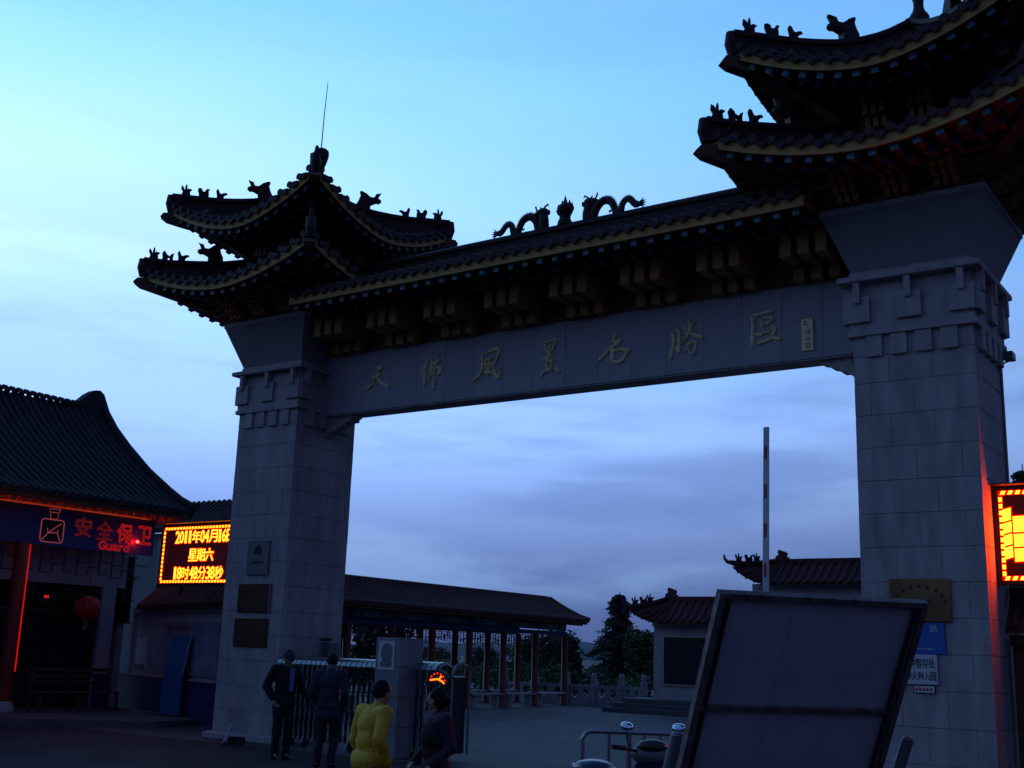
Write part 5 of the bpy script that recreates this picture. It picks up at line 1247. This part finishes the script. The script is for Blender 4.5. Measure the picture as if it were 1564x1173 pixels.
# ------------------------------------------------------------------ screen wall: tall centre and lower wing
sw_ = thing('screen_wall', 'stone screen wall with a dark panel and tiled hip roofs, partly hidden by the leaning board', 'screen wall', (-15, 36.9, 0))
def hiproof(x0, x1, ze, zr, xr0, oh, part_label):
    """front slope hipped at the left end; x0,x1 eave ends; ridge from xr0; curled tip"""
    yf, yr, ybk = 36.46-oh, 36.95, 36.95+.49+oh
    def zs(t): return ze + (zr-ze)*(t**1.25)
    m = MB(); NU = 24
    us = [x0+(x1-x0)*i/NU for i in range(NU+1)]
    def up(x): e = max(0, 1-(x-x0)/1.3); return .50*e*e*(ze/4+.1)
    def pt(x, t, back=False):
        xr_ = x if x > xr0 else xr0-(xr0-x)*(1-t)
        return Vector((xr_, (ybk-(ybk-yr)*t) if back else (yf+(yr-yf)*t), zs(t)+up(x)*(1-t)))
    for back in (False, True):
        vs = [pt(x, t/6, back) for x in us for t in range(7)]
        m.add(vs, [((i*7+j, (i+1)*7+j, (i+1)*7+j+1, i*7+j+1) if not back else (i*7+j, i*7+j+1, (i+1)*7+j+1, (i+1)*7+j)) for i in range(NU) for j in range(6)])
        vs = [pt(x, t, back)-Vector((0,0,.08)) for x in us for t in (0,1)]
        m.add(vs, [(i*2, i*2+1, (i+1)*2+1, (i+1)*2) for i in range(NU)])
    rt_ = m.build('roof', M['tiler'], sw_, label=part_label)
    n = int((x1-x0)/.27)
    for i in range(n):
        x = x0+.1+(x1-x0-.1)*i/n
        tm = 1.0 if x > xr0 else max(.15, (x-x0)/(xr0-x0))
        r = MB(); r.tube([pt(x, tm*k/6)+Vector((0,-.0,.02)) for k in range(7)], .055, 6); r.build('tile_row', M['tiler'], rt_)
        r = MB(); xx = x+.135; q = pt(xx, 0); r.add([q+Vector((-.08,-.03,-.0)), q+Vector((.08,-.03,0)), q+Vector((0,-.03,-.12)), q+Vector((-.08,-.01,-.0)), q+Vector((.08,-.01,0)), q+Vector((0,-.01,-.12))], [(0,2,1),(3,4,5),(0,1,4,3),(1,2,5,4),(2,0,3,5)]); r.build('drip_tile', M['tiler'], rt_)
    m = MB(); m.cbox(xr0-.05, x1, yr-.10, yr+.10, zr-.06, zr+.10, .01); m.build('ridge', M['tiler'], rt_)
    m = MB(); m.prism([(-.20,0),(.25,0),(.25,.10),(.16,.13),(.20,.24),(.12,.30),(.08,.26),(.04,.32),(-.06,.36),(-.10,.27),(-.06,.20),(-.16,.14)], lambda A, B, d: Vector((xr0+A, yr+d, zr+.05+B)), -.09, .09); m.build('ridge_end_beast', M['tiler'], rt_)
    # hip ridge with curled tip and small figures
    hp = []
    for k in range(8):
        t = k/7; x = xr0-(xr0-x0)*t; hp.append(pt(x0, 1-t)+Vector((0,0,.07)) if k else Vector((xr0, yr, zr+.06)))
    tip = hp[-1]
    hp += [tip+Vector((-.12,-.06,.02)), tip+Vector((-.20,-.10,.12)), tip+Vector((-.22,-.11,.26))]
    m = MB(); m.tube(hp, [.08]*8+[.06,.045,.025], 8); m.build('hip_ridge', M['tiler'], rt_)
    for t, me in ((.86, FIGM[0]), (.66, FIGM[1]), (.50, FIGM[0])):
        k = t*7; a, b = hp[int(k)], hp[int(k)+1]; q = a.lerp(b, k-int(k)); piece('ridge_figure', me, rt_, T(q.x, q.y, q.z+.06) @ RZ(PI+.5) @ Matrix.Scale(1.15, 4))
    m = MB(); m.box(x0+.75, x1, 36.46-.14, 36.459, ze-.16, ze-.02); m.build('eave_moulding', M['stone2'], sw_)
    return rt_
hiproof(-20.05, -15.75, 3.0, 3.78, -18.9, .42, 'lower roof over the wing')
m = MB(); m.box(-19.3, -15.7, 36.46, 37.4, .45, 2.98); m.build('wing_wall', M['stone2'], sw_)
m = MB(); m.box(-18.93, -16.1, 36.40, 36.459, .90, 2.55)
m2 = MB(); m2.box(-18.87, -16.16, 36.385, 36.399, .96, 2.49); fr_ = m.build('panel_surround', M['stone2'], sw_); m2.build('dark_panel', M['darkin'], fr_)
hiproof(-16.2, -6.5, 4.28, 5.0, -14.85, .45, 'higher roof over the centre')
m = MB(); m.box(-15.65, -6.8, 36.40, 37.45, .45, 4.26); m.build('centre_wall', M['stone2'], sw_)
for i, (e, z0, z1) in enumerate(((1.3,0,.15),(1.0,.152,.30),(.7,.302,.449))):
    m = MB(); m.cbox(-19.5-e*.7, -6.0, 36.2-e, 37.8, z0, z1, .01); m.build('step', M['kerb'], sw_)
# low rack lying at the steps
rk = thing('bicycle_rack', 'low pale metal rack lying on the ground before the balustrade', 'rack', (-21.3, 37.3, 0))
m = MB(); m.tube([(-22.0,37.0,.04),(-20.5,37.3,.04)], .02, 5); m.tube([(-21.9,37.4,.04),(-20.4,37.7,.04)], .02, 5); m.build('rail', M['steel'], rk)
for i in range(7):
    m = MB(); x = -21.9+i*.22; m.tube([(x,37.02+i*.04,.05),(x+.03,37.1+i*.04,.5),(x+.12,37.25+i*.04,.55),(x+.18,37.4+i*.04,.05)], .012, 5); m.build('hoop', M['steel'], rk)

# ------------------------------------------------------------------ trees
def leaves(mb, c, r, n, size, rng, drop=0., flat=1.0):
    for _ in range(n):
        while True:
            v = Vector((rng.uniform(-1,1), rng.uniform(-1,1), rng.uniform(-1,1)))
            if .25 < v.length < 1: break
        p = Vector(c) + Vector((v.x*r[0], v.y*r[1], v.z*r[2]))
        d1 = Vector((rng.uniform(-1,1), rng.uniform(-1,1), rng.uniform(-.8,.4)*flat-drop)).normalized()*size*rng.uniform(.6,1.5)
        d2 = d1.cross(Vector((rng.uniform(-1,1), rng.uniform(-1,1), rng.uniform(-1,1)))).normalized()*size*.32
        mb.add([p, p+d1*.5+d2, p+d1, p+d1*.5-d2], [(0,1,2,3)])
def shrub_tree(x, y, w, h, label, mt_, seed, group=None, dens=1.0, up=False):
    rng = random.Random(seed)
    t = thing('broad_tree', label, 'tree', (x, y, 0), group)
    m = MB(); m.tube([(x,y,0),(x+.05,y,h*.3),(x-.04,y+.05,h*.6)], [.11,.08,.03], 7)
    for k in range(6):
        a = rng.uniform(0,6.3); m.tube([(x,y,h*rng.uniform(.12,.35)),(x+w*.5*math.cos(a),y+w*.5*math.sin(a),h*rng.uniform(.55,.85))], [.05,.012], 5)
    m.build('trunk', M['bark'], t)
    m = MB()
    for k in range(int(62*dens)):
        a = rng.uniform(0,6.3); rr = w*rng.uniform(.05,.85); zz = h*rng.uniform(.16,.90); k_ = 1-.55*(zz/h)
        leaves(m, (x+rr*k_*math.cos(a), y+rr*k_*math.sin(a), zz), (w*.32,w*.32,h*.13), 75, .15, rng, drop=-.6 if up else .1)
    m.build('crown', M[mt_], t, kind=None)
def conifer(x, y, h, w, label, seed, mt_='leafd', z0=.10, group=None):
    rng = random.Random(seed)
    t = thing('conifer_tree', label, 'tree', (x, y, 0), group)
    m = MB(); m.tube([(x,y,0),(x,y,h*.5),(x+.03,y,h*.97)], [.13,.07,.015], 7); m.build('trunk', M['bark'], t)
    m = MB(); br = MB()
    lv = 22
    for k in range(lv):
        f = (k+rng.uniform(-.4,.4))/(lv-1); f = min(max(f,0),1); zz = h*(z0+(.96-z0)*f); L_ = w*(1-f)**.75*rng.uniform(.75,1.15)+.10
        for b in range(7):
            a = rng.uniform(0,6.3); ll = L_*rng.uniform(.5,1.2); tipd = -.10-.18*ll
            ex, ey = math.cos(a), math.sin(a)
            br.tube([(x,y,zz),(x+ex*ll*.6,y+ey*ll*.6,zz+.06*ll),(x+ex*ll,y+ey*ll,zz+tipd)], [.02,.012,.004], 4, False)
            for q in range(5):
                s = .25+.75*q/4
                leaves(m, (x+ex*ll*s, y+ey*ll*s, zz+tipd*s*s-.03), (.16+.08*ll,.16+.08*ll,.05), 26, .11, rng, drop=.5)
    br.build('branches', M['bark'], t); m.build('crown', M[mt_], t)
conifer(-26.1, 46.0, 4.75, 1.65, 'dark drooping cedar standing alone beyond the balustrade', 3)
GT = 'leafy trees beyond the gallery and balustrade'
shrub_tree(-28.3, 44.5, 1.5, 3.0, 'rounded green tree just left of the drooping cedar', 'leafm', 11, GT)
shrub_tree(-27.2, 43.4, 1.0, 2.7, 'low leafy tree in front of the drooping cedar', 'leafd', 12, GT)
shrub_tree(-24.6, 45.3, 1.25, 3.05, 'bright green tree between the drooping cedar and the screen wall', 'leafg', 13, GT)
shrub_tree(-22.9, 46.0, 1.2, 2.9, 'green tree touching the left edge of the screen wall', 'leafg', 14, GT)
shrub_tree(-30.2, 45.5, 1.4, 2.8, 'dark tree seen beside the last column of the gallery', 'leafm', 15, GT)
for i, (x, y, w, h) in enumerate(((-33,49,1.7,2.3),(-36,49.5,1.8,2.15),(-39,49,1.7,2.0),(-42,50,1.9,2.1),(-45,49,1.8,2.0))):
    shrub_tree(x, y, w, h, ('bushy tree beyond the gallery, %s of its row' % ('nearest the cedar','second from the right end','middle one','second from the left end','leftmost')[i]), ('leafg','leafm')[i%2], 20+i, GT, .8)
# undergrowth filling the ground behind the balustrade
m = MB(); rng = random.Random(77)
for k in range(150):
    x = rng.uniform(-46,-20); y = 41.2 + rng.uniform(0,2.6) + max(0, -(x+30))*.35
    leaves(m, (x, y, rng.uniform(.3,1.25)), (.6,.5,.35), 60, .15, rng)
o = m.build('undergrowth', M['leafg']); tag(o, 'dense low green undergrowth behind the stone balustrade', 'bushes'); o['kind'] = 'stuff'
# bamboo-like clump behind the folding gate
bmb = thing('bamboo_clump', 'feathery dark bamboo clump seen through the gallery near the left pillar', 'bamboo', (-28.0, 31.2, 0))
rng = random.Random(5); m = MB(); cu_ = MB()
for k in range(16):
    x, y = -28.0+rng.uniform(-1.3,1.5), 31.2+rng.uniform(-1.0,1.6); h = rng.uniform(2.4,3.3); lx, ly_ = rng.uniform(-.5,.5), rng.uniform(-.5,.5)
    cu_.tube([(x,y,0),(x+lx*.3,y+ly_*.3,h*.6),(x+lx,y+ly_,h)], [.02,.015,.006], 5, False)
    for q in range(9):
        s = .3+.7*q/8; leaves(m, (x+lx*s*s, y+ly_*s*s, h*s), (.3,.3,.16), 16, .24, rng, drop=.45)
cu_.build('stems', M['leafm'], bmb); m.build('foliage', M['leafm'], bmb)
conifer(-7.6, 38.6, 8.3, 1.1, 'pointed conifer tip rising above the LED panel at the right edge', 8)
conifer(-6.0, 39.6, 8.4, 1.1, 'second conifer tip above the LED panel, at the very right edge', 9)

# ------------------------------------------------------------------ people
def cap_(mb, a, ra_, b, rb_, n=10):
    a, b = Vector(a), Vector(b); mb.ell(a, (ra_,)*3, n, 6); mb.ell(b, (rb_,)*3, n, 6); mb.tube([a, b], [ra_, rb_], n)
FOLD = bpy.data.textures.new('cloth_folds', 'CLOUDS'); FOLD.noise_scale = .09; FOLD.noise_depth = 2
def remesh(mb, name, mt_, parent, vox, smooth_it=4, fold=0.):
    me = mb.mesh('tmp', mt_)
    o_ = bpy.data.objects.new('tmp', me); COL.objects.link(o_)
    r = o_.modifiers.new('r', 'REMESH'); r.mode = 'VOXEL'; r.voxel_size = vox; r.use_smooth_shade = True
    s = o_.modifiers.new('s', 'SMOOTH'); s.factor = .5; s.iterations = smooth_it
    if fold:
        d = o_.modifiers.new('d', 'DISPLACE'); d.texture = FOLD; d.strength = fold; d.mid_level = .5
    bpy.context.view_layer.update()
    me2 = bpy.data.meshes.new_from_object(o_.evaluated_get(bpy.context.evaluated_depsgraph_get()))
    me2.name = name; bpy.data.objects.remove(o_); bpy.data.meshes.remove(me)
    me2.materials.clear(); me2.materials.append(mt_)
    return link(name, me2, parent)
def person(label, loc, rz, H, J, top, bottom, extra, hairf, female=False):
    """J: joints in metres for a 1.70 m figure facing -Y; x>0 is the figure's left"""
    k = H/1.70; t = thing('person', label, 'person', loc, None, False, rz)
    V_ = lambda n: Vector(J[n])*k
    hip, chest, neck, head = V_('pelvis'), V_('chest'), V_('neck'), V_('head')
    hd = (head-neck).normalized()
    face = Vector(J.get('face', (0,-1,0))).normalized()
    side = face.cross(hd).normalized(); hd2 = side.cross(face).normalized()
    rotm = Matrix((side, -face, hd2)).transposed()
    W_ = .92 if female else 1.0
    def torso(m, g):
        cap_(m, hip+Vector((-.07,0,0))*k, (.105+g)*k, hip+Vector((.07,0,0))*k, (.105+g)*k)
        mid = hip.lerp(chest, .5)
        m.ell(mid, ((.135+g*1.2)*k*W_,(.105+g*1.2)*k,.19*k), 14, 8)
        m.ell(chest, ((.165+g)*k*W_,(.115+g)*k,.19*k), 14, 8)
        for s in 'lr': cap_(m, chest+Vector((0,0,.06*k)), (.085+g)*k, V_('sho_'+s), (.058+g)*k)
    def arm(m, s, g, to=1.0):
        sh, el, wr = V_('sho_'+s), V_('elb_'+s), V_('wri_'+s)
        cap_(m, sh, (.052+g)*k, el, (.040+g)*k); cap_(m, el, (.041+g)*k, el.lerp(wr, to), (.030+g)*k)
    def leg(m, s, g, to=1.0):
        a, b, c = V_('hip_'+s), V_('kne_'+s), V_('ank_'+s)
        cap_(m, a, (.085+g)*k, b, (.056+g)*k); cap_(m, b, (.055+g)*k, b.lerp(c, to), (.042+g)*k)
        if g < .01: cap_(m, b.lerp(c,.25)+Vector((0,.012,0))*k, .052*k, b.lerp(c,.45), .046*k)
    # body: one continuous skin surface
    m = MB(); torso(m, 0)
    for s in 'lr': arm(m, s, 0); leg(m, s, 0)
    cap_(m, neck-hd*.06*k, .055*k, neck+hd*.06*k, .050*k)
    m.ell(head+hd*.005*k, (.076*k,.092*k,.112*k), 18, 12, rotm)
    F = lambda a, b, c: head + side*a*k + face*b*k + hd2*c*k
    cap_(m, F(0,.02,-.055), .052*k, F(0,.055,-.085), .030*k)             # jaw, chin
    cap_(m, F(0,.088,.015), .010*k, F(0,.108,-.018), .014*k)              # nose
    cap_(m, F(-.03,.078,.028), .012*k, F(.03,.078,.028), .012*k)          # brow
    cap_(m, F(-.02,.085,-.048), .008*k, F(.02,.085,-.048), .008*k)        # lips
    for s in (-1,1): m.ell(F(s*.078,-.005,-.005), (.010*k,.020*k,.032*k), 8, 6, rotm)
    for s in 'lr':
        el, wr = V_('elb_'+s), V_('wri_'+s); d = (wr-el).normalized()
        q = Vector(J.get('palm_'+s, (0,-1,0))); q = (q-d*q.dot(d)).normalized(); w_ = d.cross(q)
        sg = 1 if s == 'l' else -1
        cap_(m, wr, .024*k, wr+d*.045*k, .024*k)
        for j in range(3): cap_(m, wr+d*.02*k+w_*(.018*(j-1))*k, .018*k, wr+d*.085*k+w_*(.024*(j-1))*k, .015*k, 8)
        for j, l_ in enumerate((.062,.074,.070,.054)):
            o0 = wr+d*.09*k+w_*((j-1.5)*.0215)*k
            o1 = o0+(d+q*.15)*l_*.5*k+w_*((j-1.5)*.004)*k; o2 = o1+(d*.85+q*.45)*l_*.5*k
            cap_(m, o0, .0095*k, o1, .009*k, 7); cap_(m, o1, .009*k, o2, .0075*k, 7)
        th = w_*(-1 if s == 'l' else 1)
        cap_(m, wr+d*.03*k+th*.025*k, .014*k, wr+d*.07*k+th*.052*k+q*.015*k, .011*k, 7); cap_(m, wr+d*.07*k+th*.052*k+q*.015*k, .011*k, wr+d*.10*k+th*.060*k+q*.03*k, .009*k, 7)
    for s in 'lr': cap_(m, V_('ank_'+s), .036*k, V_('toe_'+s), .03*k)
    remesh(m, 'body', M['skin'], t, .0085*k, 2)
    # eyes
    for s in (-1,1):
        m = MB(); m.ell(F(s*.030,.0875,.012), (.011*k,.006*k,.007*k), 8, 6, rotm); m.build('eye', M['eye'], t)
    # trousers
    m = MB(); cap_(m, hip+Vector((-.07,0,.03))*k, .115*k, hip+Vector((.07,0,.03))*k, .115*k)
    for s in 'lr': leg(m, s, .016, .97); 
    for s in 'lr': b, c = V_('kne_'+s), V_('ank_'+s); cap_(m, b.lerp(c,.6), .064*k, b.lerp(c,.97), .062*k)
    remesh(m, 'trousers', M[bottom], t, .012*k, 3, .028)
    # jacket
    m = MB(); torso(m, .030)
    for s in 'lr': arm(m, s, .028, .93)
    hem = J.get('hem', -.02)
    m.ell(hip+Vector((0,0,hem))*k, (.19*k*W_,.15*k,.13*k), 16, 8)
    cap_(m, neck-hd*.05*k, .075*k, neck-hd*.01*k, .066*k)
    remesh(m, 'jacket' if extra.get('jacket', True) else 'top', M[top], t, .012*k, 3, .016)
    for s in 'lr':
        a, b = V_('ank_'+s), V_('toe_'+s); dd = (b-a); dd.z = 0; dd.normalize()
        m = MB(); cap_(m, Vector((a.x,a.y,.045*k))-dd*.03*k, .043*k, Vector((a.x,a.y,.04*k))+dd*.14*k, .036*k)
        z_ = min(0, 0); remesh(m, 'shoe', M['shoe'], t, .010*k, 2)
    # hair or cap
    m = MB()
    m.ell(F(0,-.024,.026), (.088*k,.100*k,.106*k), 18, 12, rotm)
    if female: m.ell(F(0,-.055,-.02), (.078*k,.06*k,.09*k), 14, 8, rotm)
    if extra.get('bun'): m.ell(F(0,-.125,.0), (.045*k,.045*k,.045*k), 12, 8, rotm)
    remesh(m, 'hair', M['hair'], t, .010*k, 2, .016)
    if extra.get('cap'):
        m = MB(); m.ell(F(0,-.008,.062), (.094*k,.108*k,.062*k), 18, 10, rotm); cap_(m, F(-.04,.095,.045), .012*k, F(.04,.095,.045), .012*k); cap_(m, F(-.03,.125,.035), .010*k, F(.03,.125,.035), .010*k)
        remesh(m, 'cap', M[extra['cap']], t, .010*k, 2)
    if extra.get('shirt'):
        m = MB(); c_ = chest
        a = [(-.018,-.152,.14),(.075,-.138,.14),(.062,-.160,-.05),(.045,-.148,-.22),(.0,-.150,-.22),(-.012,-.166,-.05)]
        m.prism([(p_[0],p_[2]) for p_ in a], lambda A, B, d: c_+Vector((A, -.162+d, B))*k, -.006, .02)
        m.build('shirt_front', M[extra['shirt']], t)
        for s, mt2 in ((-.045,top),(.098,top)):
            m = MB(); m.prism([(s-.022,.17),(s+.022,.17),(s+.010,-.02),(s-.01,-.24)], lambda A, B, d: c_+Vector((A, -.168+d, B))*k, -.014, .02); m.build('lapel', M[mt2], t)
    if extra.get('vest'):
        m = MB(); m.ell(chest+Vector((0,0,-.06))*k, (.205*k,.160*k,.20*k), 16, 10); remesh(m, 'scarf', M[extra['vest']], t, .014*k, 2)
    if extra.get('stripe'):
        for z in (-.02,-.06):
            m = MB(); m.tube([(hip+Vector((.178*math.cos(a*PI/10)*W_, .140*math.sin(a*PI/10), z+.05))*k) for a in range(21)], .011*k, 6, False); m.build('hem_band', M['denim'], t)
    return t
base = dict(pelvis=(0,0,.92), chest=(0,-.01,1.27), neck=(0,0,1.45), head=(0,-.01,1.585), sho_l=(.185,0,1.39), sho_r=(-.185,0,1.39), elb_l=(.24,.02,1.11), elb_r=(-.24,.02,1.11), wri_l=(.25,-.06,.87), wri_r=(-.25,-.06,.87),
            hip_l=(.09,0,.88), hip_r=(-.09,0,.88), kne_l=(.10,-.02,.48), kne_r=(-.10,-.02,.48), ank_l=(.10,0,.075), ank_r=(-.10,0,.075), toe_l=(.11,-.15,.035), toe_r=(-.11,-.15,.035))
def pose(**k): d = dict(base); d.update(k); return d
# man looking down, one hand in his pocket, the other reaching out
person('man in dark open jacket over blue shirt, head bowed, standing before the left pillar', (-14.02, 13.90, 0), R(72), 1.70,
       pose(head=(0,-.075,1.565), neck=(0,-.03,1.44), chest=(0,-.02,1.27), face=(.05,-.80,-.55), elb_r=(-.285,.08,1.13), wri_r=(-.20,-.03,.93), elb_l=(.26,-.08,1.13), wri_l=(.32,-.30,.95), palm_l=(-.6,0,-.3),
            kne_l=(.09,-.06,.48), ank_l=(.08,-.02,.075), toe_l=(.10,-.17,.035), hem=-.06), 'black', 'trouser', dict(cap='cap', shirt='shirt'), None)
person('man in dark navy coat and cap seen from behind, left of the folding gate', (-12.73, 13.57, 0), R(205), 1.66,
       pose(head=(0,-.06,1.575), neck=(0,-.02,1.45), face=(.15,-.9,-.4), elb_l=(.27,.05,1.12), elb_r=(-.27,.05,1.12), wri_l=(.22,-.12,.93), wri_r=(-.22,-.12,.93), kne_r=(-.10,-.10,.49), ank_r=(-.10,.02,.075), toe_r=(-.11,-.13,.03), ank_l=(.10,.10,.085), toe_l=(.11,-.03,.03), kne_l=(.10,.0,.48), hem=-.14), 'navy', 'trouser', dict(cap='cap'), None)
person('person in yellow jacket and blue jeans, seen from behind before the gate post', (-7.05, 8.05, 0), R(168), 1.50,
       pose(chest=(0,-.05,1.25), neck=(0,-.09,1.43), head=(0,-.14,1.56), face=(.0,-1,-.25), sho_l=(.18,-.05,1.37), sho_r=(-.18,-.05,1.37), elb_r=(-.25,.06,1.13), wri_r=(-.22,-.08,.90), elb_l=(.25,-.02,1.11), wri_l=(.25,-.17,.88), kne_l=(.09,-.20,.50), ank_l=(.09,-.22,.08), toe_l=(.10,-.37,.04), kne_r=(-.09,.08,.49), ank_r=(-.09,.26,.12), toe_r=(-.10,.12,.03), hem=-.0), 'yellow', 'denim', dict(), None)
person('woman in dark purple top with tied hair, in profile before the gate motor head', (-6.62, 8.46, 0), R(-28), 1.43,
       pose(face=(-.75,-.62,.05), head=(-.01,-.02,1.585), elb_l=(.25,.05,1.12), elb_r=(-.25,.05,1.12), wri_l=(.22,-.14,.95), wri_r=(-.22,-.14,.95), hem=-.02), 'purple', 'trouser', dict(bun=True, vest='black', jacket=False), None, True)
# dustpan at the foot of the pillar
dp = thing('dustpan', 'small dustpan with a pale sheet leaning at the foot of the left pillar', 'dustpan', (-16.2, 14.9, 0), None, False, R(20))
m = MB(); m.add([(-.16,-.14,.01),(.16,-.14,.01),(.16,.14,.05),(-.16,.14,.05),(-.16,.14,.16),(.16,.14,.16)], [(0,1,2,3),(3,2,5,4),(0,3,4),(1,5,2)]); m.build('pan', M['plastic'], dp)
m = MB(); m.add([(-.22,.0,.0),(-.16,.03,.0),(-.06,.06,.42),(-.14,.04,.34),(-.22,.015,.0),(-.16,.045,.0),(-.06,.075,.42),(-.14,.055,.34)], [(0,1,2,3),(7,6,5,4),(0,3,7,4),(1,5,6,2)]); m.build('sheet', M['paper'], dp)
